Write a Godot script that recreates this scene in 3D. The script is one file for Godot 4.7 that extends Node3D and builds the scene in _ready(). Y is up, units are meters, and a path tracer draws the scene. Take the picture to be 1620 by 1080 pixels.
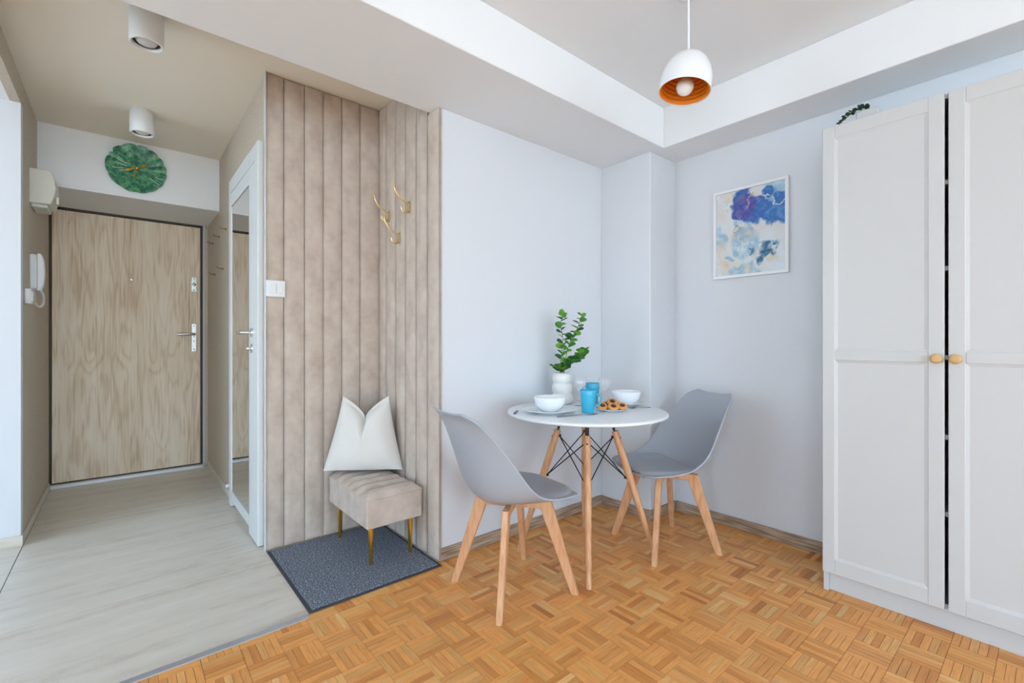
extends Node3D
# Plan coordinates: X runs along the white dining wall, D is depth away from the room (z = -D), metres; the camera stands at X = 0, D = 0.

var M := {}
var taken := {}
var rng := RandomNumberGenerator.new()

const CEIL := 2.49
const SOFFIT := 2.25
const PIC := 2.747      # face of the picture wall
const DIN := 1.985      # face of the dining wall
const HALL_L := -0.41
const HALL_R := 0.578
const ENTRY := 4.82
const CAMH := 1.09

# ------------------------------------------------------------------ scene

func _ready() -> void:
	rng.seed = 7
	set_view()
	make_materials()
	build_shell()
	build_openings()
	build_floor()
	build_trim()
	build_entry_door()
	build_mirror_door()
	build_padded_panels()
	build_wardrobe()
	build_dining_set()
	build_niche()
	build_lamps()
	build_picture()
	build_hall_things()
	build_tableware()
	build_wardrobe_plant()

func set_view() -> void:
	var cam := Camera3D.new()
	cam.name = "camera"
	cam.fov = rad_to_deg(2.0 * atan(540.0 / 731.0))
	cam.near = 0.05
	cam.far = 60.0
	cam.position = Vector3(0, CAMH, 0)
	cam.rotation_degrees = Vector3(0, -40.2, 0)
	add_child(cam)
	cam.current = true
	var env := Environment.new()
	var sky := Sky.new()
	var sm := ProceduralSkyMaterial.new()
	sm.sky_top_color = Color(0.74, 0.88, 1.0)
	sm.sky_horizon_color = Color(0.86, 0.94, 1.0)
	sm.ground_horizon_color = Color(0.86, 0.93, 0.98)
	sm.ground_bottom_color = Color(0.80, 0.87, 0.92)
	sm.sun_angle_max = 1.0
	sky.sky_material = sm
	env.background_mode = Environment.BG_SKY
	env.sky = sky
	env.background_energy_multiplier = 2.0
	env.tonemap_mode = Environment.TONE_MAPPER_LINEAR
	env.tonemap_exposure = 4.5
	env.sdfgi_enabled = true
	env.ssao_enabled = true
	env.ssil_enabled = true
	var we := WorldEnvironment.new()
	we.name = "environment"
	we.environment = env
	add_child(we)

# ------------------------------------------------------------------ naming

func numbered(n: String) -> String:
	if not taken.has(n):
		taken[n] = 0
		return n
	taken[n] += 1
	return "%s_%03d" % [n, taken[n]]

func put(parent: Node, o: Node3D, n: String) -> Node3D:
	if parent == self:
		o.name = numbered(n)
		add_child(o)
	else:
		var k: int = parent.get_meta("count_" + n, 0)
		o.name = n if k == 0 else "%s_%03d" % [n, k]
		parent.set_meta("count_" + n, k + 1)
		parent.add_child(o)
	return o

func tag(o: Node3D, label: String, category: String, group := "") -> Node3D:
	o.set_meta("label", label)
	o.set_meta("category", category)
	if group != "":
		o.set_meta("group", group)
	return o

func thing(n: String, label: String, category: String, at: Vector3, turn := 0.0, group := "") -> Node3D:
	var o := Node3D.new()
	put(self, o, n)
	o.position = at
	o.rotation.y = turn
	return tag(o, label, category, group)

func structure(n: String) -> Node3D:
	var o := Node3D.new()
	put(self, o, n)
	o.set_meta("kind", "structure")
	return o

func part(parent: Node, n: String, mesh: Mesh, mat: Material, at := Vector3.ZERO, basis := Basis()) -> MeshInstance3D:
	var o := MeshInstance3D.new()
	o.mesh = mesh
	o.material_override = null
	for s in mesh.get_surface_count():
		o.set_surface_override_material(s, mat)
	put(parent, o, n)
	o.transform = Transform3D(basis, at)
	return o

func copy_thing(src: Node3D, n: String, at: Vector3, turn: float, label: String) -> Node3D:
	var c: Node3D = src.duplicate()
	c.name = numbered(n)
	add_child(c)
	c.position = at
	c.rotation.y = turn
	c.set_meta("label", label)
	return c

func P(x: float, y: float, d: float) -> Vector3:
	return Vector3(x, y, -d)

# ------------------------------------------------------------------ mesh helpers

func begin() -> SurfaceTool:
	var st := SurfaceTool.new()
	st.begin(Mesh.PRIMITIVE_TRIANGLES)
	return st

func done(st: SurfaceTool) -> ArrayMesh:
	st.generate_normals()
	return st.commit()

func vert(st: SurfaceTool, p: Vector3, uv: Vector2, grp: int) -> void:
	st.set_smooth_group(grp)
	st.set_uv(uv)
	st.add_vertex(p)

func tri(st: SurfaceTool, a: Vector3, b: Vector3, c: Vector3, out: Vector3, grp := -1) -> void:
	if (b - a).cross(c - a).dot(out) > 0.0:   # clockwise seen from outside
		var t := b
		b = c
		c = t
	vert(st, a, Vector2(a.x, a.z), grp)
	vert(st, b, Vector2(b.x, b.z), grp)
	vert(st, c, Vector2(c.x, c.z), grp)

func quad(st: SurfaceTool, a: Vector3, b: Vector3, c: Vector3, d: Vector3, out: Vector3, grp := -1) -> void:
	tri(st, a, b, c, out, grp)
	tri(st, a, c, d, out, grp)

func add_box(st: SurfaceTool, c: Vector3, size: Vector3, bevel := 0.0, basis := Basis()) -> void:
	var h := size * 0.5
	var b := minf(bevel, minf(h.x, minf(h.y, h.z)) * 0.95)
	var pt := func(s: Vector3, axis: int) -> Vector3:
		var v := Vector3(s.x * (h.x - b), s.y * (h.y - b), s.z * (h.z - b))
		v[axis] = s[axis] * h[axis]
		return c + basis * v
	for axis in 3:
		var a1 := (axis + 1) % 3
		var a2 := (axis + 2) % 3
		for sg: float in [-1.0, 1.0]:
			var q: Array[Vector3] = []
			for k in [[-1, -1], [1, -1], [1, 1], [-1, 1]]:
				var s := Vector3()
				s[axis] = sg
				s[a1] = k[0]
				s[a2] = k[1]
				q.append(pt.call(s, axis))
			var o := Vector3()
			o[axis] = sg
			quad(st, q[0], q[1], q[2], q[3], basis * o)
	if b <= 0.0:
		return
	for axis in 3:                       # edges that run along this axis
		var a1 := (axis + 1) % 3
		var a2 := (axis + 2) % 3
		for s1: float in [-1.0, 1.0]:
			for s2: float in [-1.0, 1.0]:
				var lo := Vector3()
				lo[axis] = -1
				lo[a1] = s1
				lo[a2] = s2
				var hi := lo
				hi[axis] = 1
				var o := Vector3()
				o[a1] = s1
				o[a2] = s2
				quad(st, pt.call(lo, a1), pt.call(hi, a1), pt.call(hi, a2), pt.call(lo, a2), basis * o)
	for sx: float in [-1.0, 1.0]:
		for sy: float in [-1.0, 1.0]:
			for sz: float in [-1.0, 1.0]:
				var s := Vector3(sx, sy, sz)
				tri(st, pt.call(s, 0), pt.call(s, 1), pt.call(s, 2), basis * s)

func box_mesh(size: Vector3, bevel := 0.0) -> ArrayMesh:
	var st := begin()
	add_box(st, Vector3.ZERO, size, bevel)
	return done(st)

# an axis-aligned block between two plan points
func block(parent: Node, n: String, x0: float, x1: float, y0: float, y1: float, d0: float, d1: float, mat: Material, bevel := 0.0) -> MeshInstance3D:
	return part(parent, n, box_mesh(Vector3(absf(x1 - x0), absf(y1 - y0), absf(d1 - d0)), bevel), mat, P((x0 + x1) / 2, (y0 + y1) / 2, (d0 + d1) / 2))

func add_lathe(st: SurfaceTool, prof: PackedVector2Array, seg: int, at := Vector3.ZERO, basis := Basis(), grp := 1) -> void:
	for i in prof.size() - 1:
		var p := prof[i]
		var q := prof[i + 1]
		for k in seg:
			var a := TAU * k / seg
			var b := TAU * (k + 1) / seg
			var v00 := at + basis * Vector3(p.x * cos(a), p.y, p.x * sin(a))
			var v01 := at + basis * Vector3(p.x * cos(b), p.y, p.x * sin(b))
			var v10 := at + basis * Vector3(q.x * cos(a), q.y, q.x * sin(a))
			var v11 := at + basis * Vector3(q.x * cos(b), q.y, q.x * sin(b))
			var uv := Vector2(float(k) / seg, p.y)
			if p.x > 1e-6:
				vert(st, v00, uv, grp); vert(st, v01, uv, grp); vert(st, v10, uv, grp)
			if q.x > 1e-6:
				vert(st, v01, uv, grp); vert(st, v11, uv, grp); vert(st, v10, uv, grp)

func lathe(prof: Array, seg := 32, basis := Basis()) -> ArrayMesh:
	var st := begin()
	var a := PackedVector2Array()
	for p in prof:
		a.append(Vector2(p[0], p[1]))
	add_lathe(st, a, seg, Vector3.ZERO, basis)
	return done(st)

func add_tube(st: SurfaceTool, pts: Array, radii: Array, seg := 10, caps := true, grp := 1) -> void:
	var rings := []
	var n := pts.size()
	var side := Vector3.ZERO
	for i in n:
		var t: Vector3 = (pts[mini(i + 1, n - 1)] - pts[maxi(i - 1, 0)]).normalized()
		if i == 0:
			side = t.cross(Vector3.UP if absf(t.y) < 0.9 else Vector3.RIGHT).normalized()
		else:
			side = (side - t * side.dot(t)).normalized()
		var up := side.cross(t)
		var ring: Array[Vector3] = []
		var r: float = radii[mini(i, radii.size() - 1)]
		for k in seg:
			var a := TAU * k / seg
			ring.append(pts[i] + side * cos(a) * r + up * sin(a) * r)
		rings.append(ring)
	for i in n - 1:
		for k in seg:
			var k2 := (k + 1) % seg
			var mid: Vector3 = (rings[i][k] + rings[i][k2]) / 2 - (pts[i] as Vector3)
			quad(st, rings[i][k], rings[i][k2], rings[i + 1][k2], rings[i + 1][k], mid, grp)
	if caps:
		for e in [0, n - 1]:
			var o: Vector3 = pts[0] - pts[1] if e == 0 else pts[n - 1] - pts[n - 2]
			for k in seg:
				tri(st, pts[e], rings[e][k], rings[e][(k + 1) % seg], o, grp + 1)

func tube(pts: Array, radii: Array, seg := 10) -> ArrayMesh:
	var st := begin()
	add_tube(st, pts, radii, seg)
	return done(st)

# closed rings of equal size joined into one solid, flat ends
func add_loft(st: SurfaceTool, rings: Array, grp := -1) -> void:
	var n: int = rings[0].size()
	for i in rings.size() - 1:
		var c := Vector3.ZERO
		for p in rings[i]:
			c += p / float(n)
		for k in n:
			var k2 := (k + 1) % n
			var mid: Vector3 = (rings[i][k] + rings[i][k2]) / 2.0 - c
			quad(st, rings[i][k], rings[i][k2], rings[i + 1][k2], rings[i + 1][k], mid, grp)
	for e in [0, rings.size() - 1]:
		var c := Vector3.ZERO
		for p in rings[e]:
			c += p / float(n)
		var other: Vector3 = rings[1][0] if e == 0 else rings[rings.size() - 2][0]
		for k in n:
			tri(st, c, rings[e][k], rings[e][(k + 1) % n], rings[e][0] - other)

func cham_rect(c: Vector3, u: Vector3, v: Vector3, hu: float, hv: float, b: float) -> Array:
	var out := []
	for s in [[1, 1, 0], [1, 1, 1], [-1, 1, 1], [-1, 1, 0], [-1, -1, 0], [-1, -1, 1], [1, -1, 1], [1, -1, 0]]:
		if s[2] == 0:
			out.append(c + u * s[0] * hu + v * s[1] * (hv - b))
		else:
			out.append(c + u * s[0] * (hu - b) + v * s[1] * hv)
	return out

# grid of points [row][col] as one smooth sheet
func add_sheet(st: SurfaceTool, g: Array, out_hint: Vector3, grp := 1, hint_from := Vector3.INF) -> void:
	for i in g.size() - 1:
		for j in g[0].size() - 1:
			var a: Vector3 = g[i][j]
			var c: Vector3 = g[i + 1][j + 1]
			var o := out_hint if hint_from == Vector3.INF else (a + c) / 2 - hint_from
			quad(st, a, g[i][j + 1], c, g[i + 1][j], o, grp)

func cat(arr: Array, t: float) -> float:
	var n := arr.size()
	var x := clampf(t, 0.0, 1.0) * (n - 1)
	var i := mini(int(x), n - 2)
	return cubic_interpolate(arr[i], arr[i + 1], arr[maxi(i - 1, 0)], arr[mini(i + 2, n - 1)], x - i)

func curve_pts(ctrl: Array, n: int) -> Array:
	var c := Curve3D.new()
	var xs := []
	var ys := []
	var zs := []
	for p in ctrl:
		xs.append(p.x); ys.append(p.y); zs.append(p.z)
	var out := []
	for i in n:
		var t := float(i) / (n - 1)
		out.append(Vector3(cat(xs, t), cat(ys, t), cat(zs, t)))
	return out

# ------------------------------------------------------------------ textures and materials

func noise_bytes(w: int, h: int, sx: int, sy: int, freq: float, sd: int, oct := 3, type := FastNoiseLite.TYPE_SIMPLEX_SMOOTH) -> PackedByteArray:
	var n := FastNoiseLite.new()
	n.noise_type = type
	n.seed = sd
	n.frequency = freq
	n.fractal_octaves = oct
	var im := n.get_seamless_image(maxi(w / sx, 8), maxi(h / sy, 8), false, false, 0.15, true)
	im.convert(Image.FORMAT_L8)
	if sx > 1 or sy > 1:
		im.resize(w, h, Image.INTERPOLATE_CUBIC)
	return im.get_data()

func mix_layers(layers: Array, weights: Array) -> PackedFloat32Array:
	var n: int = layers[0].size()
	var out := PackedFloat32Array()
	out.resize(n)
	for l in layers.size():
		var b: PackedByteArray = layers[l]
		var k: float = weights[l] / 255.0
		for i in n:
			out[i] += b[i] * k
	return out

func ramp_tex(w: int, h: int, v: PackedFloat32Array, stops: Array) -> ImageTexture:
	var g := Gradient.new()
	g.offsets = PackedFloat32Array(stops.map(func(s): return s[0]))
	g.colors = PackedColorArray(stops.map(func(s): return s[1]))
	var lut := PackedByteArray()
	for i in 256:
		var c := g.sample(i / 255.0)
		lut.append(int(c.r * 255)); lut.append(int(c.g * 255)); lut.append(int(c.b * 255))
	var data := PackedByteArray()
	data.resize(w * h * 3)
	for i in w * h:
		var k := clampi(int(v[i] * 255.0), 0, 255) * 3
		data[i * 3] = lut[k]
		data[i * 3 + 1] = lut[k + 1]
		data[i * 3 + 2] = lut[k + 2]
	return ImageTexture.create_from_image(Image.create_from_data(w, h, false, Image.FORMAT_RGB8, data))

func bump_tex(w: int, h: int, v: PackedFloat32Array, strength: float) -> ImageTexture:
	var data := PackedByteArray()
	data.resize(w * h)
	for i in w * h:
		data[i] = clampi(int(v[i] * 255.0), 0, 255)
	var im := Image.create_from_data(w, h, false, Image.FORMAT_L8, data)
	im.convert(Image.FORMAT_RGBA8)
	im.bump_map_to_normal_map(strength)
	return ImageTexture.create_from_image(im)

func rgb8(r: int, g: int, b: int) -> Color:
	return Color(r / 255.0, g / 255.0, b / 255.0)

func mat(n: String, col: Color, rough := 0.6, metal := 0.0) -> StandardMaterial3D:
	var m := StandardMaterial3D.new()
	m.resource_name = n
	m.albedo_color = col
	m.roughness = rough
	m.metallic = metal
	M[n] = m
	return m

func textured(n: String, tex: Texture2D, rough: float, scale: Vector3, world := true, offset := Vector3.ZERO) -> StandardMaterial3D:
	var m := mat(n, Color.WHITE, rough)
	m.albedo_texture = tex
	m.uv1_triplanar = true
	m.uv1_world_triplanar = world
	m.uv1_triplanar_sharpness = 8.0
	m.uv1_scale = scale
	m.uv1_offset = offset
	return m

func with_bump(m: StandardMaterial3D, tex: Texture2D, k: float) -> void:
	m.normal_enabled = true
	m.normal_texture = tex
	m.normal_scale = k

func make_materials() -> void:
	# painted plaster, faint roller grain
	var roller := mix_layers([noise_bytes(256, 256, 1, 1, 0.09, 3, 3)], [1.0])
	var roller_n := bump_tex(256, 256, roller, 1.0)
	for w in [["wall_paint", rgb8(222, 224, 228)], ["ceiling_paint", rgb8(240, 241, 242)], ["hall_ceiling_paint", rgb8(241, 232, 216)]]:
		var paint := mat(w[0], w[1], 0.75)
		paint.uv1_triplanar = true
		paint.uv1_world_triplanar = true
		paint.uv1_scale = Vector3(6, 6, 6)
		with_bump(paint, roller_n, 0.12)
	# hall wallpaper: beige, granular relief
	var grain := mix_layers([noise_bytes(512, 512, 1, 1, 0.11, 5, 4), noise_bytes(512, 512, 1, 1, 0.03, 6, 2)], [0.75, 0.25])
	var wp := textured("wallpaper", ramp_tex(512, 512, grain, [[0.2, rgb8(178, 163, 145)], [0.5, rgb8(199, 185, 167)], [0.8, rgb8(218, 205, 188)]]), 0.75, Vector3(3, 3, 3))
	with_bump(wp, bump_tex(512, 512, grain, 3.0), 0.6)
	# velvet
	var vel := mix_layers([noise_bytes(512, 512, 1, 1, 0.012, 11, 5), noise_bytes(512, 512, 2, 1, 0.05, 12, 3)], [0.7, 0.3])
	var velvet := textured("velvet", ramp_tex(512, 512, vel, [[0.1, rgb8(180, 163, 150)], [0.5, rgb8(197, 181, 167)], [0.9, rgb8(208, 194, 181)]]), 0.85, Vector3(1.3, 0.8, 1.3))
	velvet.rim_enabled = true
	velvet.rim = 0.35
	velvet.rim_tint = 0.6
	# entrance door: pale oak, upright grain
	textured("oak", oak_texture(), 0.55, Vector3(1.0, 0.46, 1.0), true, Vector3(0.45, 0.0, 0.0))
	# skirting: greyed brown wood, grain along the wall
	var sk := mix_layers([noise_bytes(1024, 128, 24, 1, 0.09, 31, 4), noise_bytes(1024, 128, 6, 1, 0.03, 32, 3)], [0.6, 0.4])
	textured("skirting_wood", ramp_tex(1024, 128, sk, [[0.2, rgb8(128, 104, 85)], [0.5, rgb8(170, 146, 124)], [0.85, rgb8(200, 180, 160)]]), 0.5, Vector3(1.0, 7.0, 1.0))
	# hall tiles: pale stone with drifting bands
	var stn := mix_layers([noise_bytes(1024, 512, 12, 1, 0.02, 41, 4), noise_bytes(1024, 512, 4, 1, 0.05, 42, 3), noise_bytes(1024, 512, 1, 1, 0.2, 43, 2)], [0.55, 0.3, 0.15])
	textured("tile_stone", ramp_tex(1024, 512, stn, [[0.1, rgb8(196, 185, 170)], [0.4, rgb8(215, 206, 193)], [0.7, rgb8(222, 214, 202)], [0.9, rgb8(226, 219, 208)]]), 0.35, Vector3(0.55, 1.0, 0.8))
	# parquet grain; the tone of each strip is its vertex colour
	var pg := mix_layers([noise_bytes(256, 512, 1, 20, 0.10, 51, 3), noise_bytes(256, 512, 1, 6, 0.03, 52, 3), noise_bytes(256, 512, 1, 3, 0.2, 53, 2)], [0.45, 0.35, 0.2])
	var pm := mat("parquet", Color.WHITE, 0.42)
	pm.albedo_texture = ramp_tex(256, 512, pg, [[0.15, rgb8(216, 204, 188)], [0.45, rgb8(246, 242, 236)], [0.75, rgb8(255, 255, 255)]])
	pm.vertex_color_use_as_albedo = true
	mat("parquet_joint", rgb8(96, 58, 28), 0.8)
	mat("grout", rgb8(112, 104, 94), 0.9)
	# beech
	var be := mix_layers([noise_bytes(256, 512, 1, 16, 0.08, 61, 3), noise_bytes(256, 512, 1, 4, 0.03, 62, 2)], [0.6, 0.4])
	textured("beech", ramp_tex(256, 512, be, [[0.2, rgb8(196, 138, 94)], [0.5, rgb8(215, 161, 117)], [0.85, rgb8(228, 182, 141)]]), 0.5, Vector3(3.0, 1.5, 3.0), false)
	# ribbed felt doormat
	var fe := mix_layers([noise_bytes(512, 512, 1, 1, 0.17, 71, 2, FastNoiseLite.TYPE_CELLULAR), noise_bytes(512, 512, 1, 1, 0.17, 72, 3)], [0.4, 0.6])
	var felt := textured("mat_felt", ramp_tex(512, 512, fe, [[0.25, rgb8(58, 63, 74)], [0.45, rgb8(100, 108, 122)], [0.6, rgb8(146, 154, 168)], [0.8, rgb8(196, 203, 214)]]), 0.95, Vector3(1.5, 1.5, 1.5))
	with_bump(felt, bump_tex(512, 512, fe, 4.0), 0.8)
	mat("mat_rubber", rgb8(62, 64, 72), 0.8)
	# cushion linen
	var li := mix_layers([noise_bytes(256, 256, 4, 1, 0.3, 81, 2), noise_bytes(256, 256, 1, 4, 0.3, 82, 2)], [0.5, 0.5])
	var linen := textured("linen", ramp_tex(256, 256, li, [[0.2, rgb8(212, 207, 200)], [0.8, rgb8(229, 225, 219)]]), 0.9, Vector3(8, 8, 8), false)
	with_bump(linen, bump_tex(256, 256, li, 2.0), 0.4)
	# leaf resin of the clock
	var gr := mix_layers([noise_bytes(256, 256, 1, 1, 0.02, 91, 4), noise_bytes(256, 256, 1, 1, 0.06, 92, 3)], [0.65, 0.35])
	textured("clock_resin", ramp_tex(256, 256, gr, [[0.15, rgb8(36, 88, 92)], [0.35, rgb8(46, 112, 84)], [0.55, rgb8(84, 150, 108)], [0.7, rgb8(98, 164, 122)], [0.85, rgb8(138, 122, 82)]]), 0.3, Vector3(4, 4, 4))
	# plain ones
	mat("white_lacquer", rgb8(206, 206, 205), 0.38)
	mat("white_door", rgb8(224, 226, 226), 0.4)
	mat("white_plastic", rgb8(228, 229, 229), 0.35)
	mat("cream_plastic", rgb8(222, 220, 208), 0.45)
	mat("aluminium", rgb8(196, 202, 212), 0.35, 0.7)
	mat("threshold_metal", rgb8(226, 228, 230), 0.45, 0.3)
	mat("steel", rgb8(206, 206, 202), 0.3, 0.85)
	mat("cutlery", rgb8(118, 122, 130), 0.38, 0.6)
	mat("screw_dark", rgb8(70, 68, 66), 0.5, 0.3)
	mat("brass", rgb8(222, 192, 138), 0.28, 0.9)
	mat("gold", rgb8(246, 192, 84), 0.18, 1.0)
	mat("old_brass", rgb8(140, 118, 88), 0.4, 0.8)
	mat("dark_frame", rgb8(58, 48, 42), 0.5)
	mat("black_metal", rgb8(26, 26, 27), 0.45, 0.3)
	mat("chair_shell", rgb8(168, 172, 180), 0.42)
	mat("chair_pad", rgb8(164, 168, 177), 0.32)
	mat("mirror", rgb8(236, 238, 236), 0.02, 1.0)
	mat("mirror_edge", rgb8(58, 70, 70), 0.3)
	mat("tabletop_white", rgb8(236, 238, 240), 0.3)
	mat("porcelain", rgb8(240, 242, 244), 0.15)
	mat("ceramic_matt", rgb8(232, 230, 226), 0.6)
	mat("mug_blue", rgb8(58, 174, 208), 0.2)
	mat("cookie", rgb8(226, 160, 92), 0.8)
	mat("jam", rgb8(84, 34, 24), 0.3)
	mat("shade_orange", rgb8(240, 134, 18), 0.45)
	mat("shade_white", rgb8(238, 239, 241), 0.25)
	mat("bulb_opal", rgb8(238, 236, 230), 0.2)
	mat("spot_glass", rgb8(206, 206, 200), 0.15)
	mat("window_frame", rgb8(236, 236, 236), 0.4)
	mat("frame_white", rgb8(238, 238, 240), 0.4)
	mat("wood_knob", rgb8(214, 174, 118), 0.5)
	mat("stem_green", rgb8(112, 128, 72), 0.6)
	for c in [["leaf_bright", rgb8(96, 160, 44)], ["leaf_mid", rgb8(70, 132, 48)], ["leaf_deep", rgb8(52, 100, 48)], ["leaf_dark", rgb8(40, 66, 42)]]:
		var m := mat(c[0], c[1], 0.45)
		m.backlight_enabled = true
		m.backlight = Color(0.10, 0.18, 0.04)
	var gl := mat("glass", Color(1, 1, 1, 0.03), 0.0)
	gl.metallic_specular = 0.45
	gl.transparency = BaseMaterial3D.TRANSPARENCY_ALPHA
	var pane := mat("pane", Color(0.98, 1, 1, 0.05), 0.0)
	pane.transparency = BaseMaterial3D.TRANSPARENCY_ALPHA
	var art := mat("art_print", Color.WHITE, 0.6)
	art.albedo_texture = art_texture()

# planks of oak veneer, each with its own tone and flame figure, grain upright
func oak_texture() -> ImageTexture:
	var w := 512
	var h := 1024
	var warp := noise_bytes(w, h, 2, 10, 0.016, 24, 3)
	var fine := noise_bytes(w, h, 1, 28, 0.16, 21, 3)
	var cloud := noise_bytes(w, h, 1, 4, 0.01, 22, 3)
	var edges := [0, 70, 150, 214, 300, 356, 440, 512]
	var r := RandomNumberGenerator.new()
	r.seed = 12
	var tones := []
	for k in 7:
		tones.append([r.randf_range(-0.06, 0.06), r.randf_range(0.5, 1.0), r.randf() * 6.0])
	var v := PackedFloat32Array()
	v.resize(w * h)
	for x in w:
		var k := 0
		while x >= edges[k + 1]:
			k += 1
		var t: Array = tones[k]
		var mid: float = (edges[k] + edges[k + 1]) / 2.0
		for y in h:
			var i := y * w + x
			var wp := warp[i] / 255.0 - 0.5
			var ring := sin((absf(x - mid) * 0.16 + wp * 26.0 * t[1] + t[2]) * 1.0)
			var line := pow(0.5 + 0.5 * ring, 3.0)
			v[i] = 0.62 + t[0] + (fine[i] / 255.0 - 0.5) * 0.32 + (cloud[i] / 255.0 - 0.5) * 0.22 - line * 0.13
	return ramp_tex(w, h, v, [[0.15, rgb8(178, 146, 112)], [0.4, rgb8(216, 190, 158)], [0.62, rgb8(238, 219, 194)], [0.9, rgb8(248, 235, 216)]])

func blob(u: float, v: float, cx: float, cy: float, rx: float, ry: float) -> float:
	var d := Vector2((u - cx) / rx, (v - cy) / ry).length()
	return clampf((1.15 - d) / 0.3, 0.0, 1.0)

func art_texture() -> ImageTexture:
	var w := 256
	var h := 320
	var n1 := noise_bytes(w, h, 1, 1, 0.008, 101, 5)
	var n2 := noise_bytes(w, h, 1, 1, 0.008, 102, 5)
	var n3 := noise_bytes(w, h, 1, 1, 0.022, 103, 5)
	var im := Image.create(w, h, false, Image.FORMAT_RGB8)
	for y in h:
		for x in w:
			var k := y * w + x
			var a := n1[k] / 255.0 - 0.5
			var b := n2[k] / 255.0 - 0.5
			var g := n3[k] / 255.0 - 0.5
			var u := float(x) / w + a * 0.22
			var v := float(y) / h + b * 0.18
			var c := Color(0.87, 0.855, 0.835).lerp(Color(0.86, 0.90, 0.92), clampf(0.5 + a * 2.4, 0, 1))
			c = c.lerp(Color(0.88, 0.77, 0.66), clampf(b * 2.2 - 0.15, 0, 0.55) * (1.0 if u < 0.5 or v > 0.5 else 0.3))
			# pale washes
			for s in [[0.03, 0.52, 0.12, 0.16], [0.45, 0.64, 0.2, 0.16], [0.42, 0.97, 0.25, 0.1], [0.16, 0.78, 0.08, 0.05], [0.40, 0.42, 0.12, 0.1], [0.95, 0.08, 0.25, 0.16]]:
				c = c.lerp(Color(0.55, 0.72, 0.82), blob(u, v, s[0], s[1], s[2], s[3]) * clampf(0.55 + g * 1.6, 0, 0.8))
			# ink blue clouds, lower right
			for s in [[0.78, 0.67, 0.15, 0.07], [0.86, 0.76, 0.07, 0.12], [0.68, 0.79, 0.13, 0.06], [0.62, 0.74, 0.07, 0.05]]:
				c = c.lerp(Color(0.18, 0.40, 0.56), blob(u, v, s[0], s[1], s[2], s[3]) * clampf(0.55 + g * 2.6, 0, 0.95))
			# the large blue and violet field
			var field := 0.0
			for s in [[0.37, 0.10, 0.11, 0.14], [0.42, 0.22, 0.16, 0.13], [0.58, 0.28, 0.18, 0.14], [0.76, 0.32, 0.17, 0.11], [0.95, 0.30, 0.14, 0.14], [0.80, 0.12, 0.12, 0.08]]:
				field = maxf(field, blob(u, v, s[0], s[1], s[2], s[3]))
			var ink := Color(0.15, 0.38, 0.68).lerp(Color(0.30, 0.27, 0.60), clampf(1.3 - Vector2((u - 0.45) / 0.2, (v - 0.2) / 0.16).length(), 0, 1))
			ink = ink.lerp(Color(0.50, 0.68, 0.86), clampf(g * 2.0 + (u - 0.72) * 0.6, 0, 0.6))
			c = c.lerp(ink, field * clampf(0.93 + g * 0.5, 0, 1))
			# pale veins and a gold ring
			var vein := absf((u - 0.66) * 0.42 - (v - 0.13) + 0.03 * sin(u * 30.0))
			if u > 0.66 and vein < 0.008:
				c = c.lerp(Color(0.92, 0.88, 0.84), 0.85)
			var vein2 := absf((v - 0.05) - (u - 0.52) * -1.6 - 0.05 * sin(v * 26.0))
			if v > 0.06 and v < 0.36 and vein2 < 0.02 and g > -0.06:
				c = c.lerp(Color(0.80, 0.66, 0.62), 0.6)
			var ring := absf(Vector2(u - 0.33, (v - 0.49) * 1.25).length() - 0.065)
			if ring < 0.009:
				c = c.lerp(Color(0.62, 0.52, 0.30), 0.6)
			var gold := absf(a * 1.7 + b - 0.10)
			if gold < 0.012 and u < 0.45:
				c = c.lerp(Color(0.76, 0.60, 0.36), 0.55)
			im.set_pixel(x, y, c)
	return ImageTexture.create_from_image(im)

# ------------------------------------------------------------------ room shell

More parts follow.
